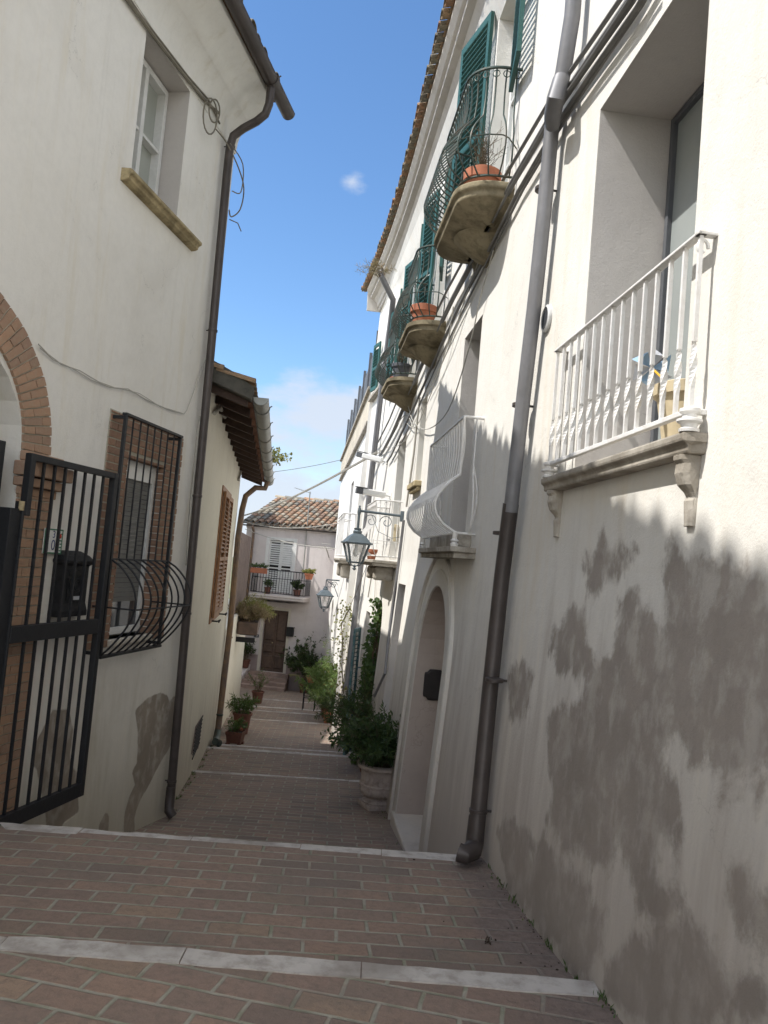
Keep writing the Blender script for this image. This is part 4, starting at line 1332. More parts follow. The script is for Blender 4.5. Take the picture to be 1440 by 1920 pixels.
# ================================================================== LEFT CORNER HOUSE
F = FL1
lh = thing('corner_house', 'tall pale plastered house on the left with a brick arch and dark corner downpipe', 'house', (-5, 3, -1))
def lp(X, Y): return F.px(X / 2.954, 950 + Y / 2.954)
PA = [lp(*p) for p in [(750, 1130), (820, 1060), (890, 1030), (925, 1050), (940, 1085), (962, 1050), (990, 1060), (990, 1250), (930, 1350), (880, 1430), (830, 1530), (780, 1620), (755, 1680), (745, 1720), (748, 1900), (680, 1900), (690, 1700), (720, 1600), (748, 1540), (730, 1470), (757, 1420), (762, 1250)]]
PB = [lp(*p) for p in [(290, 1125), (380, 1125), (408, 1230), (390, 1380), (400, 1440), (440, 1480), (430, 1600), (437, 1690), (400, 1720), (350, 1752), (300, 1900), (245, 1900), (255, 1740), (238, 1650), (225, 1560), (205, 1440), (170, 1440), (200, 1300)]]
PC = [lp(*p) for p in [(545, 1900), (548, 1765), (580, 1700), (606, 1700), (600, 1770), (590, 1900)]]
warch = arch_poly(-4.95, -3.03, -0.6, 2.10, 0.70)
wup = rect(-2.02, -1.13, 4.50, 5.76)
wlo = rect(-1.58, -0.84, 0.72, 2.28)
ENDS = 0.05
mb, at = facade(F, rect(-16, ENDS, -5, 5.98), [warch, wup, wlo], [0.38, 0.30, 0.12], grid=0.6, fine=(-3.0, 0.04, -1.6, 0.6, 0.04), patches=[PA, PB, PC])
obj('wall', mb, 'plaster_left', lh, attr=at)
mb = MB(); W = F.W
mb.quad(W(ENDS, 0, -5), W(ENDS, -7, -5), W(ENDS, -7, 6.0), W(ENDS, 0, 6.0))
mb.quad(W(-16, 0, -5), W(-16, -7, -5), W(-16, -7, 6.0), W(-16, 0, 6.0))
mb.quad(W(-16, -7, -5), W(ENDS, -7, -5), W(ENDS, -7, 6.0), W(-16, -7, 6.0))
obj('end_wall', mb, 'plaster_left_trim', lh)
# coved cornice
cov = [(-0.02, 5.80), (0.010, 5.80), (0.014, 5.86)] + [(0.34 - 0.325 * math.cos(rad(a)), 5.86 + 0.34 * math.sin(rad(a))) for a in range(12, 48, 7)] + [(0.135, 6.12), (0.15, 6.13)] + [(0.15 + 0.2 * (k / 5) , 6.13 + 0.20 * (k / 5) ** 0.6) for k in range(1, 6)] + [(0.37, 6.35), (0.37, 6.40), (-0.02, 6.40)]
mb = MB()
mb.rings([[F.W(s, o, z) for o, z in cov] for s in np.linspace(-16, ENDS + 0.02, 24)])
obj('cornice', mb, 'plaster_left_trim', lh, smooth=True)
mb = MB()
def shadow_lift(y_s):    # eave raised out of view to lift its shadow on the opposite wall
    return max(0.0, (-2.4 - y_s)) * 0.13
n = 30; ss = list(np.linspace(-16, ENDS + 0.1, n))
RR = [[F.W(s, 0.46, 6.43 + shadow_lift(s)), F.W(s, 0.46, 6.51 + shadow_lift(s)), F.W(s, -3.5, 7.55 + shadow_lift(s)), F.W(s, -7.2, 6.4 + shadow_lift(s)), F.W(s, -7.2, 6.2)] for s in ss]
mb.rings(RR); obj('roof', mb, 'tiles_grey', lh)
mb = MB(); rnd = random.Random(4)
up_, slp = Vector((0, 0, 1)), (F.n * 0.955 + Vector((0, 0, -0.285)))
s = -13.0
while s < ENDS:
    for r in range(2):
        j = Vector((rnd.uniform(-1, 1), rnd.uniform(-1, 1), rnd.uniform(0, 1))) * 0.015
        b_ = F.W(s, 0.47 + rnd.uniform(-0.02, 0.04), 6.43 + shadow_lift(s)) - slp * (r * 0.36) + up_ * 0.012 * r + j
        half_tile(mb, b_ + up_ * 0.02, b_ - slp * 0.44, F.d, up_, 0.085, 0.068)
    s += 0.20
obj('eave_tiles', mb, 'tiles_grey', lh)
# tufts of moss and grass on the eave
mb = MB()
s = -12.5
while s < -1.2:
    if rnd.random() < 0.4:
        b_ = F.W(s, 0.40, 6.55 + shadow_lift(s)); h = rnd.uniform(0.03, 0.11) * (1.5 if rnd.random() < 0.2 else 1)
        for k in range(16):
            mb.leaf(b_ + Vector((rnd.uniform(-.06, .06), rnd.uniform(-.07, .07), 0)), Vector((rnd.uniform(-.3, .3), rnd.uniform(-.3, .3), 1)), rvec(rnd), h * rnd.uniform(0.5, 1.1), 0.03)
    s += rnd.uniform(0.10, 0.35)
obj('moss_tufts', mb, 'leaf_dry', lh)
# gutter and corner pipe
def gutter(F, parent, s0, s1, o, z0, z1, r, mat, n=10, seg=1.0):
    mb = MB(); R = []
    k = max(2, int(abs(s1 - s0) / seg))
    for i in range(k + 1):
        t = i / k; s = s0 + (s1 - s0) * t; z = z0 + (z1 - z0) * t
        a = [math.pi + math.pi * j / n for j in range(n + 1)]
        ring = [F.P + F.d * s + F.n * (o + math.cos(x) * r) + Vector((0, 0, z + math.sin(x) * r)) for x in a]
        ring += [F.P + F.d * s + F.n * (o + math.cos(x) * (r - 0.004)) + Vector((0, 0, z + math.sin(x) * (r - 0.004))) for x in a[::-1]]
        R.append(ring)
    mb.rings(R)
    cm = MB()
    for s, z in ((s0, z0), (s1, z1)):
        c = F.P + F.d * s + F.n * o + Vector((0, 0, z))
        P = [c + F.n * math.cos(x) * r + Vector((0, 0, math.sin(x) * r)) for x in [math.pi + math.pi * j / n for j in range(n + 1)]]
        mb.add(P + [p + F.d * 0.003 for p in P], [tuple(range(n + 1)), tuple(range(n + 1, 2 * n + 2))])
    g = obj('gutter', mb, mat, parent, smooth=True)
    bd = MB()
    for i in range(k):
        s = s0 + (s1 - s0) * (i + 0.5) / k; z = z0 + (z1 - z0) * (i + 0.5) / k
        bd.tube([F.P + F.d * s + F.n * (o + math.cos(x) * (r + 0.006)) + Vector((0, 0, z + math.sin(x) * (r + 0.006))) for x in [math.pi + math.pi * j / n for j in range(n + 1)]], 0.006, 4)
        bd.tube([F.P + F.d * s + F.n * (o + r) + Vector((0, 0, z)), F.P + F.d * s + F.n * (o + r + 0.03) + Vector((0, 0, z + 0.02))], 0.008, 5)
    pieces('gutter_strap', bd, mat, g, smooth=True)
    return g
gutter(F, lh, -10, 0.32, 0.47, 6.43, 6.40, 0.075, 'pipe_brown', seg=1.15)
mb = MB()
a = F.W(-0.28, 0.46, 6.37)
q = [a, F.W(-0.28, 0.46, 6.15), F.W(-0.28, 0.43, 6.04), F.W(-0.27, 0.34, 5.97), F.W(-0.26, 0.20, 5.90), F.W(-0.26, 0.10, 5.82), F.W(-0.25, 0.07, 5.70), F.pt(425, 330, .07), F.pt(386, 760, .07), F.pt(350, 1150, .07), F.pt(321, 1480, .07)]
mb.tube(q, 0.043, 14)
dp = obj('downpipe', mb, 'pipe_brown', lh, smooth=True)
mb = MB()
mb.tube([F.pt(321, 1475, .07), F.pt(318, 1505, .07), F.pt(317, 1520, .09), F.pt(324, 1530, .13)], [0.047, 0.049, 0.049, 0.048], 14)
for (x, y) in ((432, 275), (399, 620), (370, 930), (350, 1150), (322, 1465)):
    c = F.pt(x, y, .07); mb.lathe(c, [(0.046, -0.012), (0.050, -0.01), (0.050, 0.01), (0.046, 0.012)], 14); mb.tube([c, c - F.n * 0.08], 0.006, 5)
pieces('pipe_fitting', mb, 'pipe_brown', dp, smooth=True)
# upper window
lining(F, lh, wup, 0.30, 'reveal')
pane_part(F, lh, -2.0, -1.15, 4.52, 5.74, -0.30, 'wood_white', 'curtain', 'window', fw=0.055, mull=1, trans=(0.5,), ft=0.10)
mb = MB()
mb.rings([[F.W(s, -0.05, 4.50), F.W(s, 0.075, 4.49), F.W(s, 0.10, 4.478), F.W(s, 0.10, 4.45), F.W(s, 0.078, 4.44), F.W(s, 0.065, 4.425), F.W(s, 0.068, 4.41), F.W(s, 0.04, 4.395), F.W(s, 0.0, 4.39), F.W(s, -0.05, 4.39)] for s in np.linspace(-2.17, -0.74, 8)])
obj('window_sill', mb, 'stone_sill', lh, bevel=0.008)
# low window in brick, with its bars
mb = MB(); rnd = random.Random(8)
def bricks_rect(mb, s0, s1, z0, z1, skip, o0, o1, bw=0.24, bh=0.066, j=0.014):
    z = z0; row = 0
    while z < z1 - 0.02:
        s = s0 - (bw / 2 if row % 2 else 0)
        while s < s1:
            a, b = max(s, s0), min(s + bw, s1)
            parts = [(a, b)]
            if skip and not (z + bh < skip[2] or z > skip[3]):
                parts = []
                if a < skip[0]: parts.append((a, min(b, skip[0])))
                if b > skip[1]: parts.append((max(a, skip[1]), b))
            for a_, b_ in parts:
                if b_ - a_ > 0.03:
                    d = rnd.uniform(-0.003, 0.004)
                    F.box(mb, a_ + j / 2, b_ - j / 2, o0, o1 + d, z + j / 2, min(z + bh, z1) - j / 2)
            s += bw
        z += bh; row += 1
bricks_rect(mb, -1.93, -0.50, 0.66, 2.60, (-1.58, -0.84, 0.70, 2.28), -0.01, 0.015)
# bricks lining the opening
z = 0.72
while z < 2.24:
    for sx, sg in ((-1.58, 1), (-0.84, -1)):
        F.box(mb, sx - (0.002 if sg > 0 else 0.012), sx + (0.012 if sg > 0 else 0.002), -0.115, 0.010, z + 0.005, z + 0.057)
    z += 0.062
for k in range(12): F.box(mb, -1.575 + k * 0.0605, -1.575 + k * 0.0605 + 0.052, -0.115, 0.010, 2.262, 2.284)
bs = obj('brick_surround', mb, 'brick_window', lh)
mb = MB()
for a in ((-1.935, -1.585, .655, 2.605), (-0.835, -0.495, .655, 2.605), (-1.585, -0.835, 2.285, 2.605)): F.box(mb, a[0], a[1], -0.005, 0.006, a[2], a[3])
obj('mortar', mb, 'mortar', bs)
wf = pane_part(F, lh, -1.56, -0.86, 0.74, 2.26, -0.115, 'wood_white', 'glass_dark', 'window', fw=0.05, mull=0, ft=0.05)
mb = MB()
z = 1.02
while z < 2.12:
    F.box(mb, -1.505, -0.915, -0.099, -0.090, z, z + 0.038); z += 0.042
obj('roller_blind', mb, 'blind', wf)
mb = MB(); F.box(mb, -1.51, -0.91, -0.10, -0.07, 2.10, 2.215); obj('blind_box', mb, 'white_enamel', wf)
mb = MB(); F.box(mb, -1.60, -0.82, -0.12, 0.05, 0.665, 0.72); obj('window_sill', mb, 'surround', lh, bevel=0.008)
# pot-bellied window guard
gg = thing('window_guard', 'black iron window guard bulging out at its foot, over the low brick-framed window', 'window guard', tuple(F.W(-1.3, 0.1, 0.63)))
ga, gb, gz0, gz1, gm = -1.90, -0.83, 0.63, 2.56, 1.40
mb = MB(); t_ = 0.014
for s in (ga, gb):
    F.box(mb, s - t_, s + t_, 0.11, 0.138, gz0, gz1)
    F.box(mb, s - t_, s + t_, 0.0, 0.108, gz1 - 0.028, gz1 - 0.002); F.box(mb, s - t_, s + t_, 0.0, 0.108, gz0 + 0.002, gz0 + 0.028)
F.box(mb, ga - 0.02, gb + 0.02, 0.10, 0.145, gz1, gz1 + 0.022); F.box(mb, ga - 0.02, gb + 0.02, 0.10, 0.145, gz0 - 0.022, gz0)
F.box(mb, ga + 0.015, gb - 0.015, 0.115, 0.130, gm - 0.008, gm + 0.008)
obj('frame', mb, 'iron_black', gg, bevel=0.002)
bar = MB()
for i in range(9):
    s = ga + (gb - ga) * i / 8
    if 0 < i < 8: bar.tube([F.W(s, 0.124, gz1), F.W(s, 0.124, gm)], 0.0075, 6)
    pth = []
    for j in range(19):
        q = j / 18; z = gm + (gz0 - gm) * q
        b = 0.25 * math.sin(math.pi * min(1, q ** 0.85)) ** 0.9 if 0 < q < 1 else 0
        pth.append(F.W(s + b * 0.1 * (i / 8), 0.126 + b, z))
    bar.tube(pth, 0.0085, 6)
obj('bars', bar, 'iron_black', gg, smooth=True)
mb = MB()
zb = gm + (gz0 - gm) * 0.5; b = 0.25
mb.tube([F.W(ga, 0.0, zb), F.W(ga, 0.14 + b - 0.015, zb), F.W(gb + b * 0.1, 0.14 + b - 0.015, zb), F.W(gb, 0.0, zb)], 0.007, 6)
obj('cross_bar', mb, 'iron_black', gg, smooth=True)
# brick arch
mb = MB(); rnd = random.Random(2)
c0, r0, r1 = -3.99, 0.96, 1.27; zs = 2.10; nb = 46
for i in range(nb):
    a0, a1 = math.pi * i / nb, math.pi * (i + 1) / nb; g = 0.0075
    split = r0 + (0.20 if i % 2 else 0.11)
    for ra, rb in ((r0, split), (split + 0.008, r1)):
        P = []
        for o in (-0.36 if ra == r0 else -0.01, 0.022 + rnd.uniform(-0.003, 0.004)):
            for (r_, a_) in ((ra, a0 + g), (rb, a0 + g * 0.7), (rb, a1 - g * 0.7), (ra, a1 - g)):
                P.append(F.W(c0 + r_ * math.cos(a_), o, zs + (r_ - 0.20 * (r_ / r0)) * math.sin(a_) if False else zs + r_ * 0.80 * math.sin(a_)))
        mb.hexa(P)
# jamb bricks of the arch pier
z = -0.60; row = 0; pier = MB()
while z < 1.80:
    cut = -2.83 if row % 2 else -2.90
    F.box(pier, -3.02, cut, -0.36, 0.022, z + 0.005, z + 0.06)
    F.box(pier, cut + 0.008, -2.62 + (0.0 if row % 2 else -0.03), -0.01, 0.022, z + 0.005, z + 0.06)
    z += 0.066; row += 1
obj('brick_pier', pier, 'brick_arch', lh)
br = obj('brick_arch', mb, 'brick_arch', lh)
mb = MB()
for k, (a, b, o, z0, z1) in enumerate([(-3.03, -2.60, 0.03, 1.80, 1.86), (-3.05, -2.57, 0.075, 1.86, 1.925), (-3.06, -2.54, 0.11, 1.93, 2.03), (-3.03, -2.58, 0.05, 2.03, 2.10)]):
    F.box(mb, a, b, -0.02, o, z0, z1 - 0.004)
obj('capital', mb, 'brick_arch', br, bevel=0.008)
mb = MB()
mb.rings([[F.W(c0 + r_ * math.cos(a_), o, zs + r_ * 0.8 * math.sin(a_)) for r_, o in ((r0 + 0.004, -0.35), (r0 + 0.004, 0.012), (r1 - 0.004, 0.012), (r1 - 0.004, -0.02))] for a_ in [math.pi * i / 30 for i in range(31)]])
F.box(mb, -3.016, -2.64, -0.35, 0.012, -0.6, 1.80)
obj('mortar', mb, 'mortar', br)
obj('inner_wall', fbox(F, -4.9, -3.06, -0.42, -0.38, 2.12, 2.9), 'plaster_left_trim', lh)
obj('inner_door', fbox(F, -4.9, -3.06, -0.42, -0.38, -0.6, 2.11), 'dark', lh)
# landing in front of the gate
# wires on the house
mb = MB()
mb.tube([F.pt(x, y, .03) for x, y in [(225, -20), (250, 15), (290, 70), (330, 122), (385, 190), (410, 212)]], 0.016, 6)
mb.tube([F.pt(x, y, .03) for x, y in [(230, -22), (262, 26), (300, 75), (350, 140), (390, 186), (402, 210), (412, 232)]], 0.009, 6)
def loop(cx, cy, rx_, ry_, n=18, o=.06): return [F.pt(cx + rx_ * math.cos(t), cy + ry_ * math.sin(t), o) for t in [2 * math.pi * k / n for k in range(n + 1)]]
mb.tube(loop(394, 218, 13, 34), 0.008, 6)
mb.tube(loop(402, 208, 10, 22), 0.008, 6)
mb.tube(smooth_path([F.W(-0.55, .03, 5.73), F.W(-0.35, .07, 5.70), F.W(-0.15, .14, 5.55), F.W(0.02, .16, 5.40), F.W(0.13, .10, 5.22), F.W(0.10, .02, 5.12), F.W(0.0, .03, 5.15)]), 0.007, 6)
mb.tube(smooth_path([F.W(-0.30, .09, 5.72), F.W(-0.1, .17, 5.6), F.W(0.0, .14, 5.35), F.W(-0.12, .09, 5.3)]), 0.006, 6)
mb.tube([F.W(-0.06, .07, 5.02), F.W(0.05, .12, 5.03), F.W(0.12, .14, 4.97)], 0.006, 5)
tag(obj('eave_cable', mb, 'cable_old', None, smooth=True), 'old brown cable under the left cornice ending in tangled loops by the gutter', 'cable')
mb = MB()
mb.tube([F.pt(x, y, .02) for x, y in [(72, 645), (90, 664), (115, 683), (150, 695), (185, 716), (215, 727), (240, 729), (275, 750), (320, 770), (345, 776), (350, 770), (385, 675)]], 0.0042, 6)
mb.tube([F.pt(x, y, .02) for x, y in [(75, 652), (100, 675), (135, 690), (170, 712), (205, 726), (235, 730), (262, 738), (300, 762), (340, 774)]], 0.0035, 6)
mb.tube([F.pt(x, y, .02) for x, y in [(376, 780), (370, 830), (358, 950), (350, 1060)]], 0.015, 6)
tag(obj('wall_cable', mb, 'cable_light', None, smooth=True), 'thin pale cable drooping from the brick arch to the brown corner downpipe', 'cable')

# mailbox
mbx = thing('mailbox', 'black ornate iron mailbox on the plaster between the brick pier and the low window', 'mailbox', tuple(F.W(-2.32, 0.0, 1.2)))
mb = MB()
hw = 0.185; cs = -2.32
R = []
for z, w_, dd in ((0.96, 1.0, 0.105), (1.0, 1.0, 0.105), (1.06, 0.9, 0.095), (1.34, 0.9, 0.095), (1.355, 1.02, 0.12), (1.375, 1.05, 0.125), (1.41, 0.85, 0.10), (1.445, 0.5, 0.05)):
    R.append([F.W(cs - hw * w_, 0, z), F.W(cs + hw * w_, 0, z), F.W(cs + hw * w_, dd, z), F.W(cs - hw * w_, dd, z)])
mb.rings(R); obj('body', mb, 'iron_black', mbx, bevel=0.008)
mb = MB()
F.box(mb, cs - 0.11, cs + 0.11, 0.0965, 0.104, 1.265, 1.30); obj('letter_slot', mb, 'rubber', mbx)
mb = MB()
F.box(mb, cs - 0.12, cs + 0.12, 0.096, 0.101, 1.08, 1.245)
c = F.W(cs, 0.101, 1.19)
for rr in (0.045, 0.028): mb.tube([c + F.d * math.cos(t) * rr + Vector((0, 0, math.sin(t) * rr * 1.1)) for t in [2 * math.pi * k / 20 for k in range(20)]], 0.005, 5, closed=True)
for sx in (-0.085, 0.085): mb.tube([F.W(cs + sx + 0.012 * math.sin(t * 6), 0.103, 1.09 + 0.15 * t) for t in [k / 12 for k in range(13)]], 0.005, 5)
obj('door_relief', mb, 'iron_black', mbx, smooth=True)
mb = MB(); F.box(mb, cs - 0.07, cs + 0.07, 0.1015, 0.106, 1.085, 1.112); obj('name_plate', mb, 'foil_silver', mbx)
# house number tile 30
F_ = F; F = Frame((F_.P.x + F_.n.x * 0.026, F_.P.y + F_.n.y * 0.026), d=(F_.d.x, F_.d.y), n=(F_.n.x, F_.n.y))
nt_ = thing('number_tile', 'small ceramic tile reading 30 with painted flowers and a green edge', 'house number', tuple(F.W(-2.585, 0.0, 1.5)))
ns0, ns1, nz0, nz1 = -2.70, -2.47, 1.415, 1.595
obj('tile', fbox(F, ns0, ns1, 0.0, 0.010, nz0, nz1), 'white_enamel', nt_, bevel=0.002)
mb = MB(); e = 0.011
F.box(mb, ns0 + .001, ns1 - .001, 0.010, 0.0115, nz0 + .001, nz0 + e); F.box(mb, ns0 + .001, ns1 - .001, 0.010, 0.0115, nz1 - e, nz1 - .001)
F.box(mb, ns0 + .001, ns0 + e, 0.010, 0.0115, nz0 + e, nz1 - e); F.box(mb, ns1 - e, ns1 - .001, 0.010, 0.0115, nz0 + e, nz1 - e)
rnd = random.Random(1)
for k in range(6):
    for sx in (ns0 + 0.028, ns1 - 0.036):
        F.box(mb, sx + rnd.uniform(-.008, .006), sx + 0.018 + rnd.uniform(0, .012), 0.010, 0.0118, nz0 + 0.02 + k * 0.024, nz0 + 0.030 + k * 0.024)
obj('painted_border', mb, 'enamel_green', nt_)
mb = MB()
for (sx, zz) in ((ns0 + 0.034, 1.49), (ns0 + 0.03, 1.54), (ns1 - 0.034, 1.545)):
    c = F.W(sx, 0.0118, zz); mb.rings([[c + F.n * 0.002 * q + F.d * math.cos(t) * 0.017 * (1 - q * 0.5) + Vector((0, 0, math.sin(t) * 0.018 * (1 - q * 0.5))) for t in [2 * math.pi * k / 10 for k in range(10)]] for q in (0, 1)])
obj('painted_flower', mb, 'flower_red', nt_)
def text_obj(txt, size, c, u, n_, mat, parent, name='digits'):
    cu = bpy.data.curves.new('txt', 'FONT'); cu.body = txt; cu.size = size; cu.align_x = 'CENTER'; cu.align_y = 'CENTER'; cu.extrude = 0.0008
    t = bpy.data.objects.new('txt', cu); COL.objects.link(t)
    dg = bpy.context.evaluated_depsgraph_get(); me = bpy.data.meshes.new_from_object(t.evaluated_get(dg))
    Z = Vector((0, 0, 1)); off = root_loc(parent)
    for v in me.vertices:
        p = c + u * v.co.x + Z * v.co.y + n_ * v.co.z
        v.co = p - off
    bpy.data.objects.remove(t); bpy.data.curves.remove(cu)
    me.name = name; me.materials.clear(); me.materials.append(M[mat])
    o = bpy.data.objects.new(name, me); COL.objects.link(o); o.parent = parent
    return o
text_obj('3', 0.075, F.W(-2.585, 0.0115, 1.552), F.d, F.n, 'enamel_blue', nt_)
text_obj('0', 0.105, F.W(-2.585, 0.0115, 1.475), F.d, F.n, 'enamel_blue', nt_)

F = F_
# iron gate, leaf swung open along the wall
gt = thing('iron_gate', 'black barred iron gate leaf standing open against the left house in front of the mailbox', 'gate', tuple(F.W(-3.1, 0.1, -0.3)))
GO = Frame(F.W(-3.12, 0.10, 0)[:2], d=tuple((F.d * math.cos(rad(3)) + F.n * math.sin(rad(3)))[:2]), n=tuple((F.n * math.cos(rad(3)) - F.d * math.sin(rad(3)))[:2]))
gw = 1.06; gz0, gz1 = -0.40, 2.07
mb = MB()
GO.box(mb, 0, 0.05, 0, 0.05, 1.66, gz1); GO.box(mb, gw - 0.05, gw, 0, 0.05, gz0, gz1); GO.box(mb, 0.05, gw - 0.05, 0.002, 0.048, gz1 - 0.045, gz1)
GO.box(mb, 0.0, gw - 0.05, 0.002, 0.048, gz0, gz0 + 0.10); GO.box(mb, 0.0, gw - 0.05, 0.002, 0.048, 0.83, 0.94)
GO.box(mb, -0.02, 0.0, -0.02, 0.045, gz0, 1.75)
obj('frame', mb, 'iron_black', gt, bevel=0.003)
mb = MB()
for i in range(7):
    s = 0.05 + (gw - 0.10) * (i + 1) / 8
    GO.box(mb, s - 0.0085, s + 0.0085, 0.016, 0.034, 0.94, gz1 - 0.045); GO.box(mb, s - 0.0085, s + 0.0085, 0.016, 0.034, gz0 + 0.10, 0.83)
obj('bars', mb, 'iron_black', gt)
mb = MB(); GO.box(mb, -0.12, -0.02, -0.10, 0.03, -0.6, 1.70); GO.box(mb, -0.20, -0.12, -0.14, -0.06, -0.6, 2.12); GO.box(mb, -1.9, -0.20, -0.13, -0.07, 2.05, 2.12)
for k in range(9): GO.box(mb, -0.40 - k * 0.14, -0.38 - k * 0.14, -0.11, -0.09, -0.6, 2.05)
obj('post', mb, 'iron_black', gt, bevel=0.003)
mb = MB(); c = GO.W(-0.02, 0.03, 1.72); mb.lathe(c, [(0.018, -0.03), (0.018, 0.03)], 12); obj('hinge', mb, 'stone_sill', gt, smooth=True)

# ================================================================== LOW HOUSE (second on the left)
F = FL2; W = F.W
l2 = thing('low_house', 'low cream house on the left with overhanging tiled eave and brown louvred shutters', 'house', (-5, 12, -2))
shw = rect(2.55, 3.75, 0.58, 2.40)
S_END2 = 6.25
mb, at = facade(F, rect(-0.75, S_END2, -5, 3.34), [], [], grid=0.5)
obj('wall', mb, 'plaster_cream', l2)
mb = MB()
mb.quad(W(S_END2, 0, -5), W(S_END2, -5, -5), W(S_END2, -5, 3.4), W(S_END2, 0, 3.30))
mb.quad(W(-0.75, 0, -5), W(-0.75, -5, -5), W(-0.75, -5, 3.4), W(-0.75, 0, 3.34))
obj('end_wall', mb, 'plaster_cream', l2)
# unseen storey block added behind the eave to shade the right-hand wall
mb = MB(); F.box(mb, -1.4, 4.9, -5, -1.15, 3.0, 5.50); obj('shade_storey', mb, 'plaster_cream', l2)
mb = MB(); F.box(mb, -1.5, 5.0, -5.1, -1.05, 5.503, 5.62); obj('shade_storey_roof', mb, 'tiles_grey', l2)
# eave: brick planches on rafters, tiles on top
def ez(s): return 3.36 - 0.030 * (s + 0.6)
mb = MB(); rnd = random.Random(3)
s = -0.62
while s < 7.0:
    for k, (o0, o1) in enumerate(((-0.02, 0.14), (0.145, 0.30), (0.305, 0.44))):
        z = ez(s) - 0.055 * k + rnd.uniform(-0.004, 0.004)
        a, b = s, s + 0.27
        P = [F.W(a, o0, z), F.W(b, o0, z - .008), F.W(b, o1, z - 0.045 - .008), F.W(a, o1, z - 0.045), F.W(a, o0, z + 0.03), F.W(b, o0, z + 0.022), F.W(b, o1, z - 0.023), F.W(a, o1, z - 0.015)]
        mb.hexa(P)
    s += 0.285
obj('eave_bricks', mb, 'eave_tiles', l2)
mb = MB(); s = -0.60
while s < 7.0:
    z = ez(s) - 0.05
    mb.hexa([F.W(s, -0.02, z - 0.07), F.W(s + .075, -0.02, z - 0.07), F.W(s + .075, 0.40, z - 0.20), F.W(s, 0.40, z - 0.20), F.W(s, -0.02, z + 0.02), F.W(s + .075, -0.02, z + 0.02), F.W(s + .075, 0.40, z - 0.105), F.W(s, 0.40, z - 0.105)])
    s += 0.57
pieces('rafter', mb, 'rafter', l2)
mb = MB()
mb.rings([[F.W(s, 0.43, ez(s) - 0.12), F.W(s, 0.43, ez(s) - 0.05), F.W(s, -1.15, ez(s) + 0.38), F.W(s, -1.15, ez(s) + 0.30)] for s in np.linspace(-0.7, 7.0, 12)])
obj('roof', mb, 'mortar_dark', l2)
mb = MB()
sl = (F.n * 0.96 + Vector((0, 0, -0.27))).normalized()
for c in range(38):
    s = -0.68 + c * 0.205
    if s > 6.95: break
    for r in range(4):
        b_ = F.W(s, 0.47, ez(s) - 0.045) - sl * (r * 0.36) + Vector((0, 0, 0.01 * r))
        half_tile(mb, b_ + Vector((0, 0, 0.02)), b_ - sl * 0.44, F.d, Vector((0, 0, 1)), 0.088, 0.07)
obj('roof_tiles', mb, 'tiles_grey', l2)
# blackened verge at the near end
mb = MB(); rnd = random.Random(9)
mb.rings([[F.W(-0.74 + 0.02 * math.sin(k * 3), o, 3.30 - 0.26 * (o / 0.42) * 0.35 + dz) for o, dz in ((-0.02, 0.02), (0.44, -0.04), (0.46, 0.10), (0.20, 0.20), (0.02, 0.24), (-0.6, 0.36), (-0.6, 0.1))] if k == 0 else [F.W(-0.74 + 0.10 * k, o, 3.30 - 0.26 * (o / 0.42) * 0.35 + dz) for o, dz in ((-0.02, 0.02), (0.44, -0.04), (0.46, 0.10), (0.20, 0.20), (0.02, 0.24), (-0.6, 0.36), (-0.6, 0.1))] for k in range(3)])
obj('verge', mb, 'mortar_dark', l2, bevel=0.01)
gz = lambda s: 3.235 - 0.030 * (s + 0.6)
gutter(F, l2, -0.55, 7.05, 0.535, gz(-0.55), gz(7.05) , 0.085, 'gutter_grey', seg=0.9)
mb = MB()
mb.tube([F.W(6.35, 0.52, gz(6.3) - 0.06), F.W(6.37, 0.48, gz(6.3) - 0.22), F.W(6.33, 0.30, 2.80), F.W(6.28, 0.13, 2.62), F.W(6.25, 0.09, 2.35), F.pt(446, 1010, .09), F.pt(431, 1180, .09), F.pt(408, 1375, .09)], 0.055, 12)
dp = obj('downpipe', mb, 'pipe_rust', l2, smooth=True)
mb = MB()
mb.tube([F.pt(409, 1368, .09), F.pt(406, 1385, .09), F.pt(404, 1391, .12), F.pt(411, 1394, .18)], 0.062, 12)
for (x, y) in ((430, 1195), (412, 1340), (447, 1010)): mb.lathe(F.pt(x, y, .09), [(0.06, -0.015), (0.064, 0), (0.06, 0.015)], 12)
pieces('pipe_fitting', mb, 'iron_green', dp, smooth=True)
# thin pale pipe running down under the eave
mb = MB()
mb.tube([F.pt(x, y, .03) for x, y in [(402, 775), (413, 764), (430, 800), (453, 858), (453, 880), (447, 900)]], 0.022, 8)
pieces('conduit', mb, 'cable_light', l2, smooth=True)
# brown louvred shutters with hooks
s0_, z1_ = F.px(416, 925); s1_, _ = F.px(436, 935)
for k, (a, b) in enumerate(((2.25, 3.05), (3.10, 3.95))):
    mb = MB(); shutter(mb, F.W(a, 0.045, 0.58), F.d, F.n, b - a, 1.80, slat=0.06, tilt=0.7)
    if k == 0: mb2 = MB()
    obj('shutter', mb, 'shutter_brown', l2)
mb = MB(); F.box(mb, 2.18, 4.02, -0.01, 0.018, 0.50, 2.46); obj('window_frame', mb, 'shutter_brown', l2)
mb = MB()
for s, z in ((2.5, 0.52), (3.9, 0.52)):
    mb.tube([F.W(s, 0.0, z), F.W(s, 0.10, z), F.W(s + 0.05, 0.13, z + 0.02), F.W(s + 0.08, 0.11, z - 0.02)], 0.012, 6); mb.tube([F.W(s - 0.06, 0.09, z), F.W(s + 0.06, 0.09, z)], 0.010, 5)
obj('shutter_hook', mb, 'iron_black', l2, smooth=True)
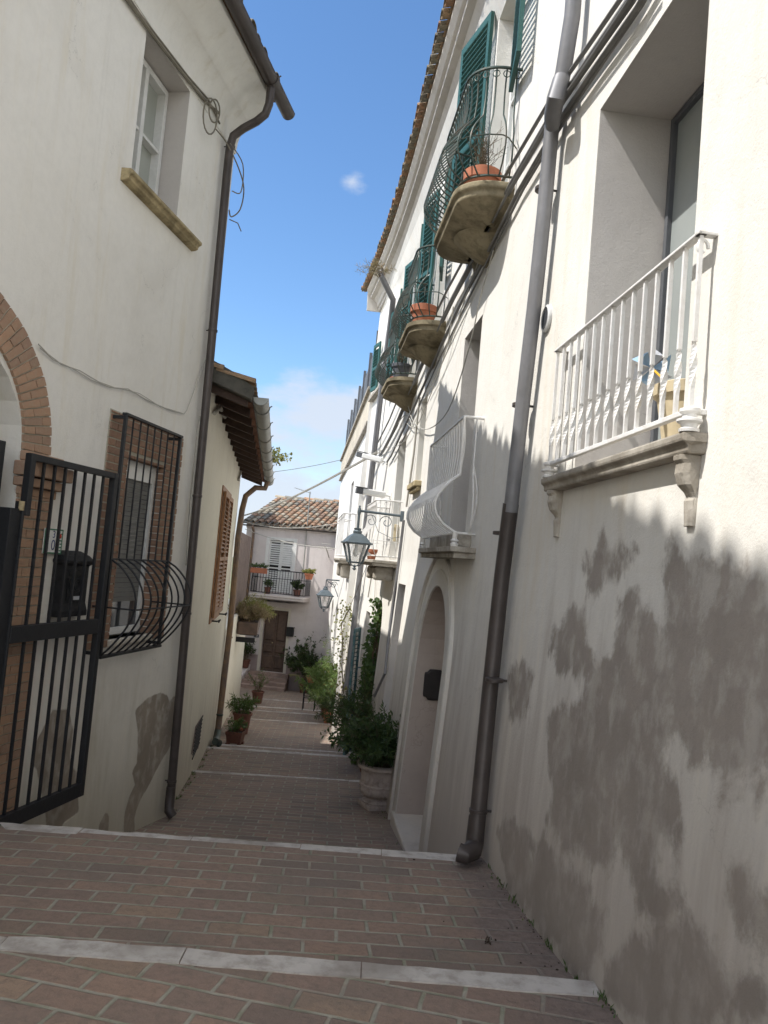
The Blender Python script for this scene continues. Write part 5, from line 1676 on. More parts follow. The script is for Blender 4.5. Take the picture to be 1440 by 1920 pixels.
# cellar grille near the ground
mb = MB()
mb.add([F.W(a, 0.006, z) for a, z in ((1.45, -1.12), (2.55, -1.30), (2.75, -0.86), (1.65, -0.80))], [(0, 1, 2, 3)])
cg = obj('cellar_vent', mb, 'metal_panel', l2)
mb = MB()
for k in range(8):
    z = -1.22 + k * 0.05; F.box(mb, 1.60 + k * 0.02, 2.55 + k * 0.02, 0.008, 0.018, z, z + 0.012)
obj('vent_bars', mb, 'rubber', cg)

# ================================================================== TERRACE WALL BEYOND
F = FL3; W = F.W
tw = thing('garden_wall', 'cream terrace wall beyond the low house with a brown metal screen on top', 'wall', (-4, 19, -3))
mb, at = facade(F, rect(-0.05, 9.9, -5.2, 0.05), [], [], grid=0.8)
obj('wall', mb, 'plaster_cream', tw)
mb = MB(); mb.quad(W(9.9, 0, -5.2), W(9.9, -2.6, -5.2), W(9.9, -2.6, 0.05), W(9.9, 0, 0.05)); mb.quad(W(-.05, 0, 0.05), W(9.9, 0, 0.05), W(9.9, -2.6, 0.05), W(-.05, -2.6, 0.05)); obj('top', mb, 'plaster_cream', tw)
mb = MB()
for k in range(24): F.box(mb, 3.0 + k * 0.25, 3.0 + k * 0.25 + 0.235, -0.12 + 0.01 * (k % 2), -0.08 + 0.01 * (k % 2), 0.05, 2.0)
obj('metal_screen', mb, 'metal_panel', tw)
bh = thing('shade_house', 'plain unseen house block added behind the terrace wall to cast shade', 'house', (-9, 27, -4))  # unseen block added so its roof edge casts diagonal shade on the end house
mb = MB(); mb.box((-9.6, 27.0, 0.1), (7.2, 9.6, 10.4)); obj('wall', mb, 'plaster_cream', bh)
mb = MB(); mb.box((-9.3, 18.2, -0.3), (7.8, 8.4, 9.6)); obj('shade_wing', mb, 'plaster_cream', bh)  # unseen wing added to keep stray sun off the street
mb = MB(); mb.box((-9.6, 27.0, 5.36), (7.4, 9.8, 0.10)); obj('roof', mb, 'tiles_grey', bh)

# ================================================================== FAR WHITE HOUSE ON THE RIGHT
F = FR3; W = F.W
fh = thing('terrace_house', 'sunlit white house beyond the far downpipe with a stained roof terrace parapet', 'house', (1, 25, -3))
L3 = 9.9
dW = rect(3.7, 4.7, 1.65, 3.95)
a1 = arch_poly(9.9, 11.3, -3.6, F.px(627, 1150)[1], 0.35); d1 = rect(6.6, 7.9, -3.2, F.px(637, 1143)[1])
L3 = F.px(617, 1150)[0]; PZ0, PZ1 = 4.60, 5.28
dws = (4.3, 5.5); dW = rect(dws[0], dws[1], 1.65, F.px(664, 900)[1])
mb, at = facade(F, rect(-0.12, L3, -5.2, PZ0), [dW, a1, d1], [0.25, 0.2, 0.22], grid=0.7)
obj('wall', mb, 'plaster_white', fh)
mb = MB(); mb.quad(W(L3, 0, -5.2), W(L3, -5, -5.2), W(L3, -5, PZ0), W(L3, 0, PZ0)); mb.quad(W(0, 0, PZ0), W(L3, 0, PZ0), W(L3, -5, PZ0), W(0, -5, PZ0)); obj('end_wall', mb, 'plaster_white', fh)
mb = MB(); F.box(mb, 0.02, L3 + 0.05, -0.22, 0.05, PZ0, PZ1); pr = obj('parapet', mb, 'plaster_terrace', fh)
mb = MB(); F.box(mb, 0.0, L3 + 0.12, -0.26, 0.12, PZ1, PZ1 + 0.07); F.box(mb, 0.0, L3 + 0.10, -0.1, 0.09, PZ0 - 0.07, PZ0 - 0.002); obj('coping', mb, 'stone_bal', pr, bevel=0.01)
mb = MB()
rnd = random.Random(6)
for k in range(60):
    s = 0.3 + k * 0.32
    if s > L3 - 0.3: break
    if k % 6 == 0: F.box(mb, s, s + 0.07, -0.06, 0.01, PZ1 + 0.07, PZ1 + 1.40)
    F.box(mb, s, s + 0.25 + 0.03 * rnd.random(), -0.05, -0.03, PZ1 + 0.13, PZ1 + 1.15 + 0.05 * rnd.random())
F.box(mb, 0.2, L3, -0.07, -0.055, PZ1 + 0.95, PZ1 + 1.0); F.box(mb, 0.2, L3, -0.07, -0.055, PZ1 + 0.3, PZ1 + 0.35)
obj('terrace_fence', mb, 'plastic_grey', fh)
pane_part(F, fh, dws[0] + .02, dws[1] - .02, 1.66, F.px(664, 900)[1] - .02, -0.24, 'shutter_grey', 'glass', 'balcony_door')
for h in (a1,): obj('closed_door', hole_back(F, h, -0.18), 'reveal', fh)
obj('closed_door', fbox(F, 6.6, 7.9, -0.21, -0.17, -3.2, F.px(637, 1143)[1] - .01), 'shutter_grey', fh)
B0, B1 = F.px(665, 1055, 0)[0], F.px(625, 1050, .38)[0]
b4 = slab(F, fh, B0, B1, 0.38, 1.60, 0.12, 'stone_bal', name='balcony_slab')
belly_rail(F, b4, B0 + 0.04, B1 - 0.04, 0.34, 1.60, 2.62, 'iron_white', 26, belly=0.0, r=0.010, loops=True)
mb = MB()
for s in (B0 + 0.25, B1 - 0.5): F.box(mb, s, s + 0.28, 0, 0.28, 1.15, 1.478)
pieces('bracket', mb, 'stone_bal', b4, bevel=0.05)

# ================================================================== HOUSE CLOSING THE STREET
F = FH; W = F.W
eh = thing('end_house', 'pinkish two-storey house closing the street with a tiled roof, balcony and dark wooden door', 'house', (-2, 33, -3.57))
mb = MB()
XL, XR = F.px(462, 1000)[0], 6.5
ds0, dzt = F.px(497, 1142); ds1, _ = F.px(541, 1150); dzb = -2.95
zs0, zst = F.px(505, 1012); zs1, _ = F.px(553, 1014); zsb = F.px(530, 1112)[1]
doorh = rect(ds0, ds1, dzb, dzt); shh = rect(zs0 + 0.03, zs1 - 0.03, zsb, zst)
mb, at = facade(F, rect(XL, XR, -5.2, 2.72), [doorh, shh], [0.16, 0.10], grid=0.8)
obj('wall', mb, 'plaster_pink', eh)
mb = MB(); mb.quad(W(XL, 0, -5.2), W(XL, -6, -5.2), W(XL, -6, 2.7), W(XL, 0, 2.7)); mb.quad(W(XL, -6, -5.2), W(XR, -6, -5.2), W(XR, -6, 2.7), W(XL, -6, 2.7)); obj('end_wall', mb, 'plaster_pink', eh)
mb = MB(); F.box(mb, XL - 0.02, XR, -0.01, 0.05, 2.50, 2.66); obj('eave_band', mb, 'plaster_pink', eh, bevel=0.02)
mb = MB(); F.box(mb, XL - 0.01, ds0 - 0.11, -0.01, 0.012, -5.0, -2.35); F.box(mb, ds1 + 0.11, XR, -0.01, 0.012, -5.0, -2.35); pieces('plinth', mb, plaster('plinth', (0.33, 0.27, 0.26), (0.26, 0.21, 0.2)), eh)
slp = (F.n * 0.955 + Vector((0, 0, -0.296))).normalized()
mb = MB(); e0 = W(XL - 0.16, 0.12, 2.66); e1 = W(XR, 0.12, 2.66)
mb.rings([[e0, e0 + Vector((0, 0, .04)), e0 - slp * 4.5 + Vector((0, 0, .04)), e0 - slp * 4.5], [e1, e1 + Vector((0, 0, .04)), e1 - slp * 4.5 + Vector((0, 0, .04)), e1 - slp * 4.5]])
obj('roof', mb, 'tiles', eh)
mb = MB()
tile_field(mb, e0 + F.n * 0.03 + Vector((0.02, 0, 0.02)), F.d, slp, Vector((0, 0, 1)), 21, 0.262, 11, 0.46, seed=12)
p = e0 - slp * 4.25 + Vector((0, 0, 0.12))
for k in range(14): half_tile(mb, p + F.d * (k * 0.44 - 0.05) + Vector((0, 0, 0.03)), p + F.d * (k * 0.44 + 0.44), -F.n, Vector((0, 0, 1)), 0.13, 0.11)
obj('roof_tiles', mb, 'tiles', eh)
gutter(F, eh, XL - 0.2, XR, 0.15, 2.62, 2.60, 0.055, 'pipe_brown', seg=2.0)
mb = MB(); sx, _ = F.px(472, 1050)
mb.tube([W(sx, 0.28, 2.56), W(sx, 0.10, 2.35), W(sx - 0.02, 0.08, 0.0), W(sx - 0.02, 0.08, -3.2)], 0.05, 10); obj('downpipe', mb, 'pipe_rust', eh, smooth=True)
# panelled door
mb = MB(); F.box(mb, ds0, ds1, -0.15, -0.11, dzb, dzt); dr = obj('door', mb, 'wood_door', eh)
mb = MB(); w_ = (ds1 - ds0)
for i in range(2):
    a = ds0 + 0.05 + i * w_ / 2
    for (z0, z1) in ((dzb + 0.12, dzb + 0.62), (dzb + 0.72, dzb + 1.05), (dzb + 1.18, dzt - 0.12)):
        mb.rings([[W(a, -0.108, z0), W(a + w_ / 2 - 0.10, -0.108, z0), W(a + w_ / 2 - 0.10, -0.108, z1), W(a, -0.108, z1)], [W(a + 0.04, -0.075, z0 + 0.04), W(a + w_ / 2 - 0.14, -0.075, z0 + 0.04), W(a + w_ / 2 - 0.14, -0.075, z1 - 0.04), W(a + 0.04, -0.075, z1 - 0.04)]])
F.box(mb, (ds0 + ds1) / 2 - 0.02, (ds0 + ds1) / 2 + 0.02, -0.11, -0.085, dzb, dzt)
obj('door_panels', mb, 'wood_door', dr)
mb = MB(); c = W((ds0 + ds1) / 2 - 0.08, -0.07, dzb + 1.1); mb.lathe(c, [(0.025, -0.02), (0.03, 0), (0.025, 0.02)], 10); obj('handle', mb, 'stone_sill', dr, smooth=True)
mb = MB(); F.box(mb, ds0 - 0.10, ds0, 0, 0.02, dzb, dzt + 0.10); F.box(mb, ds1, ds1 + 0.10, 0, 0.02, dzb, dzt + 0.10); F.box(mb, ds0, ds1, 0, 0.02, dzt, dzt + 0.10); obj('door_frame', mb, 'surround', eh)
# shuttered balcony door
mid_ = (zs0 + zs1) / 2
for a, b in ((zs0 + 0.03, mid_ - 0.005), (mid_ + 0.005, zs1 - 0.03)):
    mb = MB(); o_ = W(a, -0.05 if a < mid_ - 0.1 else -0.03, zsb + 0.02); shutter(mb, o_, F.d, F.n, b - a, zst - zsb - 0.04, slat=0.085, tilt=0.75 if a < mid_ - 0.1 else 1.2)
    obj('louvred_door', mb, 'wood_white', eh)
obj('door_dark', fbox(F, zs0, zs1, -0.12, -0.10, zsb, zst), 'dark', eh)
mb = MB()
for a, b in ((zs0 - 0.10, zs0 + 0.03), (zs1 - 0.03, zs1 + 0.10)): F.box(mb, a, b, 0, 0.03, zsb, zst + 0.12)
F.box(mb, zs0 + .03, zs1 - .03, 0, 0.03, zst, zst + 0.12); obj('door_frame', mb, 'wood_white', eh)
bs0, bzt = F.px(470, 1062, .8); bs1, _ = F.px(577, 1070, .8); bz = F.px(530, 1117, .8)[1]
b5 = slab(F, eh, bs0, bs1, 0.85, bz, 0.16, 'plaster_pink', rnd_=0.12, name='balcony_slab', under=0.12)
rr_ = belly_rail(F, b5, bs0 + 0.05, bs1 - 0.05, 0.80, bz, bz + 0.92, 'iron_black', 34, belly=0.0, rnd_=0.1, r=0.010)
mb = MB(); f_, _, _ = plan_curve(bs0 + 0.05, bs1 - 0.05, 0.80, 0.1)
mb.tube([F.W(f_(i / 40)[0], f_(i / 40)[1], bz + 0.62) for i in range(41)], 0.012, 5); obj('middle_rail', mb, 'iron_black', b5, smooth=True)
# wall boxes
s, z = F.px(545, 1185); mb = MB(); F.box(mb, s - 0.13, s + 0.13, 0, 0.14, z - 0.16, z + 0.16); F.box(mb, s - 0.15, s + 0.15, 0, 0.16, z + 0.161, z + 0.19); F.box(mb, s - 0.09, s + 0.09, 0.141, 0.148, z + 0.05, z + 0.09)
tag(obj('letter_box', mb, 'rubber', None, bevel=0.01, loc=W(s, 0, z)), 'dark letter box on the pink wall right of the wooden door', 'mailbox')
s, z = F.px(484, 1171); hn = thing('number_plate', 'small white number plate reading 1 on the pink wall left of the wooden door', 'house number', W(s, 0, z))
obj('plate', fbox(F, s - 0.09, s + 0.09, 0, 0.012, z - 0.12, z + 0.12), 'white_enamel', hn, bevel=0.004)
text_obj('1', 0.20, W(s, 0.014, z), F.d, F.n, 'enamel_blue', hn)
s, z = F.px(481, 1192); db = thing('doorbell', 'little dark doorbell panel below the white number plate', 'doorbell', W(s, 0, z))
obj('panel', fbox(F, s - 0.10, s + 0.10, 0, 0.02, z - 0.06, z + 0.06), 'plastic_grey', db, bevel=0.004)
mb = MB(); mb.lathe(W(s + 0.02, 0.025, z), [(0.02, -0.02), (0.02, 0.02)], 10); obj('button', mb, 'white_enamel', db)
# door steps of the far house
st = thing('door_steps', 'pinkish stone steps with low side wall rising to the dark wooden door', 'steps', (-4.7, 30.3, -3.55))
mb = MB(); nst = 5
x0, x1 = ds0 - 0.35, ds1 + 0.25
for k in range(nst):
    oa = 0.30 * (nst - k); z1 = -3.58 + 0.125 * (k + 1)
    mb.hexa([W(x0, oa, -3.9), W(x1 + 0.05 * (nst - k), oa, -3.9), W(x1, 0.0, -3.9), W(x0, 0.0, -3.9), W(x0, oa, z1), W(x1 + 0.05 * (nst - k), oa, z1), W(x1, 0.0, z1), W(x0, 0.0, z1)])
obj('treads', mb, basic('tread_stone', (0.34, 0.25, 0.21), 0.9, var=0.5, scale=6, bmp=0.4), st, bevel=0.012)
mb = MB(); mb.hexa([W(x0 - 0.29, 1.5, -3.9), W(x0 - .02, 1.5, -3.9), W(x0 - .02, 0, -3.9), W(x0 - .29, 0, -3.9), W(x0 - 0.29, 1.5, -3.40), W(x0 - .02, 1.5, -3.40), W(x0 - .02, 0, -2.75), W(x0 - .29, 0, -2.75)])
obj('side_wall', mb, 'plaster_pink', st, bevel=0.01)
# TV antenna on a mast
an = thing('antenna', 'thin television antenna mast rising over the tiled roof of the pinkish house', 'antenna', W(F.px(566, 1075)[0], 0.1, 0))
mb = MB(); base = F.pt(567, 1085, .06); topp = W(F.px(567, 1085)[0], 0.06, F.px(580, 922)[1])
mb.tube([base, topp], 0.022, 8); obj('mast', mb, 'gutter_grey', an, smooth=True)
mb = MB(); c = topp - Vector((0, 0, 0.05))
mb.tube([c + Vector((0.02, 0, 0)), c + Vector((-0.62, 0.1, 0.16))], 0.012, 6)
for k in range(7):
    q = c + Vector((-0.62, 0.1, 0.16)) * (k / 6.5); mb.tube([q + Vector((0.03, 0.22, 0.02)), q - Vector((0.03, 0.22, 0.02))], 0.006, 4)
obj('elements', mb, 'gutter_grey', an, smooth=True)
# second antenna bracket low on the wall
an2 = thing('antenna', 'bent white wall antenna on the pinkish facade beside the sunlit white house', 'antenna', F.pt(612, 1045, .1))
mb = MB(); mb.tube([F.pt(617, 1046, .02), F.pt(614, 1035, .25), F.pt(610, 1024, .35)], 0.018, 6)
for (x, y, w_) in ((612, 1026, .5), (611, 1031, .6), (613, 1020, .35)): q = F.pt(x, y, .3); mb.tube([q - Vector((w_ * .6, 0, 0)), q + Vector((w_ * .4, 0, 0))], 0.009, 4)
obj('elements', mb, 'cable_light', an2, smooth=True)
# overhead wires
def wire(a, b, sag, r, n=16):
    P = []
    for i in range(n + 1):
        t = i / n; P.append(a.lerp(b, t) - Vector((0, 0, sag * 4 * t * (1 - t))))
    mb = MB(); mb.tube(P, r, 5); return mb
A = FR.pt(706, 848, .1)
tag(obj('overhead_cable', wire(A, FH.pt(455, 967, .3), 0.15, 0.028), 'cable_light', None, smooth=True), 'thick pale cable crossing the sky from the white wall to the tiled roof', 'cable')
tag(obj('overhead_cable', wire(FR3.W(L3 - 1.5, .05, PZ1 - 0.1), Vector((-5.2, 27, 4.1)), 0.1, 0.011), 'cable', None, smooth=True), 'thin dark wire crossing the sky below the roof terrace fence', 'cable')
tag(obj('overhead_cable', wire(FR3.W(4.0, .05, 2.6), FH.pt(452, 975, .4), 0.25, 0.012), 'cable_light', None, smooth=True), 'pale wire stretched in front of the far tiled roof', 'cable')
tag(obj('overhead_cable', wire(FR3.W(8.0, .05, 1.9), FH.pt(460, 992, .2), 0.15, 0.012), 'cable_light', None, smooth=True), 'pale wire sagging just under the far gutter', 'cable')

# ================================================================== STREET LAMPS
def lantern(parent, top, h, w):
    """tapered four-sided lantern hanging from top"""
    def sq(r, z): return [top + Vector((math.cos(a) * r, math.sin(a) * r, z)) for a in [math.pi / 4 + 0.25 + k * math.pi / 2 for k in range(4)]]
    d = w * 0.7071
    mb = MB()
    mb.lathe(top, [(0.012, 0), (0.012, -0.04 * h), (0.16 * w, -0.05 * h), (0.13 * w, -0.09 * h), (0.18 * w, -0.12 * h), (0.17 * w, -0.17 * h)], 12)
    mb.rings([sq(d * 0.32, -0.17 * h), sq(d * 0.62, -0.24 * h), sq(d * 0.95, -0.36 * h), sq(d * 1.06, -0.37 * h), sq(d * 1.06, -0.40 * h), sq(d * 0.9, -0.41 * h)])
    obj('hood', mb, 'lamp_paint', parent, bevel=0.002)
    mb = MB(); t, b = sq(d * 0.86, -0.40 * h), sq(d * 0.48, -0.82 * h)
    for k in range(4):
        mb.tube([t[k], b[k]], 0.016 * h / 0.6, 4)
    for R in (b,): mb.tube(R, 0.012 * h / 0.6, 4, closed=True)
    fr = obj('frame', mb, 'lamp_paint', parent)
    mb = MB()
    for k in range(4): mb.quad(t[k] * 0.985 + top * 0.015 + Vector((0, 0, 0)), t[(k + 1) % 4] * 0.985 + top * 0.015, b[(k + 1) % 4], b[k])
    obj('glass', mb, 'lamp_glass', parent)
    mb = MB()
    for k in range(4):
        q = b[k]; c = top + Vector((0, 0, -0.90 * h)); mid = (q + c) / 2 + (q - top - Vector((0, 0, (q - top).z))) * 0.1 + Vector((0, 0, -0.03 * h))
        mb.tube([q, mid, c], 0.007 * h / 0.6, 5)
    mb.lathe(top + Vector((0, 0, -0.9 * h)), [(0.006, 0.02), (0.022 * h / .6, -0.005), (0.012, -0.02), (0.028 * h / .6, -0.04 * h / .6), (0.003, -0.10 * h)], 10)
    obj('finial', mb, 'lamp_paint', parent, smooth=True)
    mb = MB(); mb.lathe(top + Vector((0, 0, -0.42 * h)), [(0.02, 0), (0.022, -0.06), (0.035, -0.09), (0.04, -0.13), (0.02, -0.17)], 12)
    obj('bulb', mb, 'white_enamel', parent, smooth=True)

wl = FR.px(757, 968)
arm0 = FR.W(wl[0], 0, wl[1])
l1 = thing('street_lamp', 'nearer and larger of the two grey lanterns, hanging from a straight wall bracket', 'street lamp', arm0)
tip = FR.W(wl[0], 0.64, wl[1] + 0.02)
mb = MB(); mb.tube([arm0, tip], 0.018, 8); mb.lathe(tip, [(0.02, -0.06), (0.026, -0.02), (0.022, 0.03), (0.012, 0.05), (0.016, 0.065), (0.004, 0.08)], 10)
mb.lathe(arm0 + FR.n * 0.015, [(0.035, -0.08), (0.04, 0), (0.035, 0.07)], 10)
sc = []
for k in range(22):
    t = k / 21; a = t * 2.4 * math.pi; r = 0.10 * (1 - t * 0.75)
    sc.append(FR.W(wl[0], 0.24 + r * math.cos(a), wl[1] - 0.11 + r * math.sin(a)))
mb.tube(sc, 0.006, 5)
mb.tube([p + FR.n * 0.22 for p in sc], 0.005, 5)
mb.tube([FR.W(wl[0], 0.02, wl[1] - 0.3), FR.W(wl[0], 0.15, wl[1] - 0.33), FR.W(wl[0], 0.35, wl[1] - 0.25), FR.W(wl[0], 0.46, wl[1] - 0.02)], 0.004, 5)
obj('bracket', mb, 'lamp_paint', l1, smooth=True)
ltop = tip + Vector((0, 0, -0.05))
mb = MB(); mb.tube([tip, tip - Vector((0, 0, 0.26))], 0.018, 8); obj('stem', mb, 'lamp_paint', l1, smooth=True)
lantern(l1, tip - Vector((0, 0, 0.22)), 0.63, 0.36)
mb = MB(); mb.box(FR.pt(742, 1000, 0.04), (0.06, 0.14, 0.26), rad(-5.3)); tag(obj('junction_box', mb, 'plastic_cream', None, bevel=0.01, loc=FR.pt(742, 1000, .04)), 'beige electrical box on the wall under the nearer lamp bracket', 'junction box')

s3 = ys(FR3, 24.4); q = FR3.px(640, 1098)
arm0 = FR3.W(s3, 0, 1.0)
def at_y(px, py, Y):
    r = ray(px, py); return Vector((0, 0, EYE)) + r * (Y / r.y)
t2 = at_y(612, 1088, 24.25)
l2_ = thing('street_lamp', 'farther and smaller of the two grey lanterns, on a scrolled bracket', 'street lamp', FR3.W(s3, 0, t2.z))
mb = MB(); a0 = FR3.W(s3, 0, t2.z + .02); mb.tube([a0, t2 + Vector((0, 0, .02))], 0.02, 6)
dv = (a0 - t2)
for k in range(2):
    mb.tube([t2 + dv * (0.3 + 0.3 * k) + Vector((0, 0, -0.14)) + dv.normalized() * 0.11 * (1 - t * .7) * math.cos(t * 8) + Vector((0, 0, 0.11 * (1 - t * .7) * math.sin(t * 8))) for t in [i / 18 for i in range(19)]], 0.010, 5)
mb.tube([a0 - Vector((0, 0, .5)), a0 * 0.6 + t2 * 0.4 - Vector((0, 0, .15)), t2], 0.012, 5)
mb.tube([t2, t2 - Vector((0, 0, 0.2))], 0.016, 6)
obj('bracket', mb, 'lamp_paint', l2_, smooth=True)
lantern(l2_, t2 - Vector((0, 0, 0.15)), 0.80, 0.44)

# two white wall cameras
def camera_unit(wallpt, tipd, label, L=0.42, r=0.06):
    t = thing('security_camera', label, 'wall camera', wallpt, 'white tubular units on the far white wall')
    d = tipd.normalized()
    s = d.cross(Vector((0, 0, 1))).normalized(); u = s.cross(d)
    mb = MB(); c = wallpt + d * (0.10 + L / 2)
    mb.box(c, (L, r * 1.7, r * 1.7), ax=(d, s, u)); obj('housing', mb, 'white_enamel', t, bevel=0.02)
    mb = MB(); mb.box(c + d * (L / 2 + 0.05), (0.11, r * 1.5, r * 1.5), ax=(d, s, u)); mb.box(c + d * (L / 2 + 0.02) + u * r, (0.2, r * 1.9, 0.01), ax=(d, s, u)); obj('lens_hood', mb, 'plastic_grey', t, bevel=0.01)
    mb = MB(); mb.tube([wallpt, wallpt + d * 0.14], 0.02, 8); mb.box(wallpt + d * 0.01, (0.02, 0.09, 0.12), ax=(d, s, u)); obj('mount', mb, 'white_enamel', t)
camera_unit(FR.pt(733, 930, 0.0), FR.n * 1.0 - FR.d * 0.2 + Vector((0, 0, 0.05)), 'lower of the two white tubular cameras on the white wall', 0.40)
camera_unit(FR.pt(727, 866, 0.0), FR.n * 1.0 + FR.d * 0.5 + Vector((0, 0, 0.22)), 'upper of the two white tubular cameras, under the cable knot', 0.40)

# bronze plaque in the arched niche
q = FR.px(812, 1283, -0.3)
c = FR.W(S(8.30), -0.30, 0)
mb = MB(); pl_s = S(8.70) - 0.004
def rev(px, py):   # point on the far reveal of the arch
    P0 = FR.W(pl_s, 0, 0); r = ray(px, py); t = (P0.dot(FR.d)) / r.dot(FR.d); return Vector((0, 0, EYE)) + r * t
cc = rev(814, 1284)
hw, hh = 0.115, 0.165
u_, v_ = FR.n, Vector((0, 0, 1))
out = []
for k in range(32):
    a = 2 * math.pi * k / 32; ca, sa_ = math.cos(a), math.sin(a)
    x = max(-1, min(1, ca * 1.35)); y = max(-0.8, min(0.8, sa_ * 1.1)) + 0.2 * (abs(ca) < 0.45) * sa_
    out.append((x * hw, y * hh))
mb.rings([[cc - FR.d * 0.0 + u_ * x + v_ * y for x, y in out], [cc - FR.d * 0.02 + u_ * x + v_ * y for x, y in out], [cc - FR.d * 0.028 + u_ * x * 0.85 + v_ * y * 0.88 for x, y in out]])
tag(obj('wall_plaque', mb, 'bronze', None, loc=cc), 'dark shaped bronze plaque inside the tall arched niche', 'plaque')

# ================================================================== BALCONY POTS
def on_balcony(px, py, o, z):
    """point at height z on the vertical plane offset o from the right wall, below pixel column"""
    s, _ = FR.px(px, py, o); return FR.W(s, o, z)
c = FR.W(S(3.15), -0.13, ZB + 0.012)
bp = thing('flower_pot', 'large cream pot behind the white twisted railing', 'flower pot', c)
round_pot(bp, c, 0.14, 0.25, 'plastic_cream', taper=0.7)
c2 = c + Vector((-0.03, -0.0, 0.20))
pw = thing('pinwheel', 'blue and silver foil pinwheel on a yellow stick in the cream pot', 'pinwheel', c2)
mb = MB(); top_ = FR.pt(1222, 690, -0.06)
mb.tube([c2, top_], 0.005, 6); obj('stick', mb, 'stick_yellow', pw, smooth=True)
dirn = (Vector((0, 0, EYE)) - top_).normalized(); sx = dirn.cross(Vector((0, 0, 1))).normalized(); uy = sx.cross(dirn)
for col, ks in (('foil_blue', (0, 2, 4)), ('foil_silver', (1, 3, 5))):
    mb = MB()
    for k in ks:
        a = k * math.pi / 3 + 0.4
        e1 = sx * math.cos(a) + uy * math.sin(a); e2 = sx * math.cos(a + 0.9) + uy * math.sin(a + 0.9)
        mb.add([top_, top_ + e1 * 0.095, top_ + e2 * 0.07 + dirn * 0.03, top_ + dirn * 0.012], [(0, 1, 2), (0, 2, 3)])
        mb.add([top_ + e1 * 0.095, top_ + e1 * 0.06 + dirn * 0.03, top_ + e2 * 0.07 + dirn * 0.03], [(0, 1, 2)])
    obj('blade', mb, col, pw)
def dry_plant(parent, c, n, h, spread, seed):
    rnd = random.Random(seed); mb = MB()
    for i in range(n):
        a = rnd.uniform(0, 6.28); sp = spread * rnd.random(); hh = h * rnd.uniform(0.4, 1)
        P = [c + Vector((math.cos(a) * sp * t ** 1.3 + 0.02 * math.sin(9 * t + i), math.sin(a) * sp * t ** 1.3, hh * t)) for t in [k / 6 for k in range(7)]]
        mb.tube(P, [0.003 * (1 - 0.6 * k / 6) for k in range(7)], 4)
        for q in range(4):
            k = rnd.randint(2, 5); mb.tube([P[k], P[k] + rvec(rnd) * 0.07 + Vector((0, 0, 0.04))], 0.0016, 3)
    obj('dry_stems', mb, 'stem', parent)
c = FR.W(S(6.35), 0.20, 4.585)
t = thing('potted_plant', 'terracotta pot with dry brown twigs on the nearest mossy balcony', 'potted plant', c)
round_pot(t, c, 0.145, 0.20, 'terracotta', rim=0.05); dry_plant(t, c + Vector((0, 0, .18)), 34, 0.48, 0.28, 4)
c = FR.W(S(9.35), 0.22, 4.365)
t = thing('flower_pot', 'empty terracotta pot on the second mossy balcony', 'flower pot', c)
round_pot(t, c, 0.15, 0.26, 'terracotta', rim=0.05)
c = FR.W(S(11.5), 0.22, 4.205)
t = thing('potted_plant', 'dark grey plastic pot with bare twigs on the farthest mossy balcony', 'potted plant', c)
round_pot(t, c, 0.13, 0.24, 'plastic_grey'); dry_plant(t, c + Vector((0, 0, .2)), 20, 0.5, 0.2, 9)
c = FR.W(S(12.05), 0.25, 4.205)
t = thing('flower_pot', 'small red pot beside the dark grey pot on the farthest mossy balcony', 'flower pot', c)
round_pot(t, c, 0.07, 0.16, 'flower_red')
c = FR.W(S(12.8), 0.30, 1.605)
t = thing('flower_pot', 'small orange pot on the far white-railed balcony behind the near lantern', 'flower pot', c)
round_pot(t, c, 0.085, 0.16, 'terracotta')

# ================================================================== POTS ALONG THE STREET
# big stone urn
c = ground_pt(708, 1514); c.z = ground_z(c.x, c.y)
ur = thing('stone_urn', 'large fluted stone urn with a dark leafy shrub, nearest pot on the right', 'planter', c)
uh = 0.53; r = 0.22
mb = MB(); mb.box(c + Vector((0, 0, 0.03)), (0.38, 0.38, 0.07), 0.4)
obj('plinth', mb, 'urn_stone', ur, bevel=0.012)
prof = [(0.10, 0.065), (0.165, 0.07), (0.17, 0.10), (0.12, 0.13), (0.115, 0.15), (0.155, 0.17), (0.185, 0.20), (0.20, 0.26), (0.198, 0.30), (0.212, 0.31), (0.212, 0.33), (0.200, 0.34), (0.195, 0.42), (0.20, 0.50), (0.225, 0.54), (0.245, 0.55), (0.245, 0.585), (0.225, 0.60), (0.19, 0.60), (0.18, 0.54)]
R = []
for (rr, z) in prof:
    fl = 0.018 if 0.16 < z < 0.30 else (0.010 if 0.34 <= z < 0.51 else 0)
    R.append([c + Vector((math.cos(a), math.sin(a), 0)) * (rr * 1.14 + fl * abs(math.sin(a * 11)) - fl * .5) + Vector((0, 0, z * 0.86)) for a in [2 * math.pi * k / 88 for k in range(88)]])
mb = MB(); mb.rings(R); obj('urn', mb, 'urn_stone', ur, smooth=True)
mb = MB(); mb.lathe(c + Vector((0, 0, 0.455)), [(0.185, 0), (0.17, 0.03), (0.01, 0.04)], 16); obj('soil', mb, 'soil', ur)
bush(ur, c + Vector((0, 0, 0.47)), 80, 0.80, 0.80, 80, 0.085, 0.028, 'leaf_dark', 21, droop=0.22, fork=3, foot=0.12, start=0.12, lean=(0.03, -0.05), stemr=0.005)
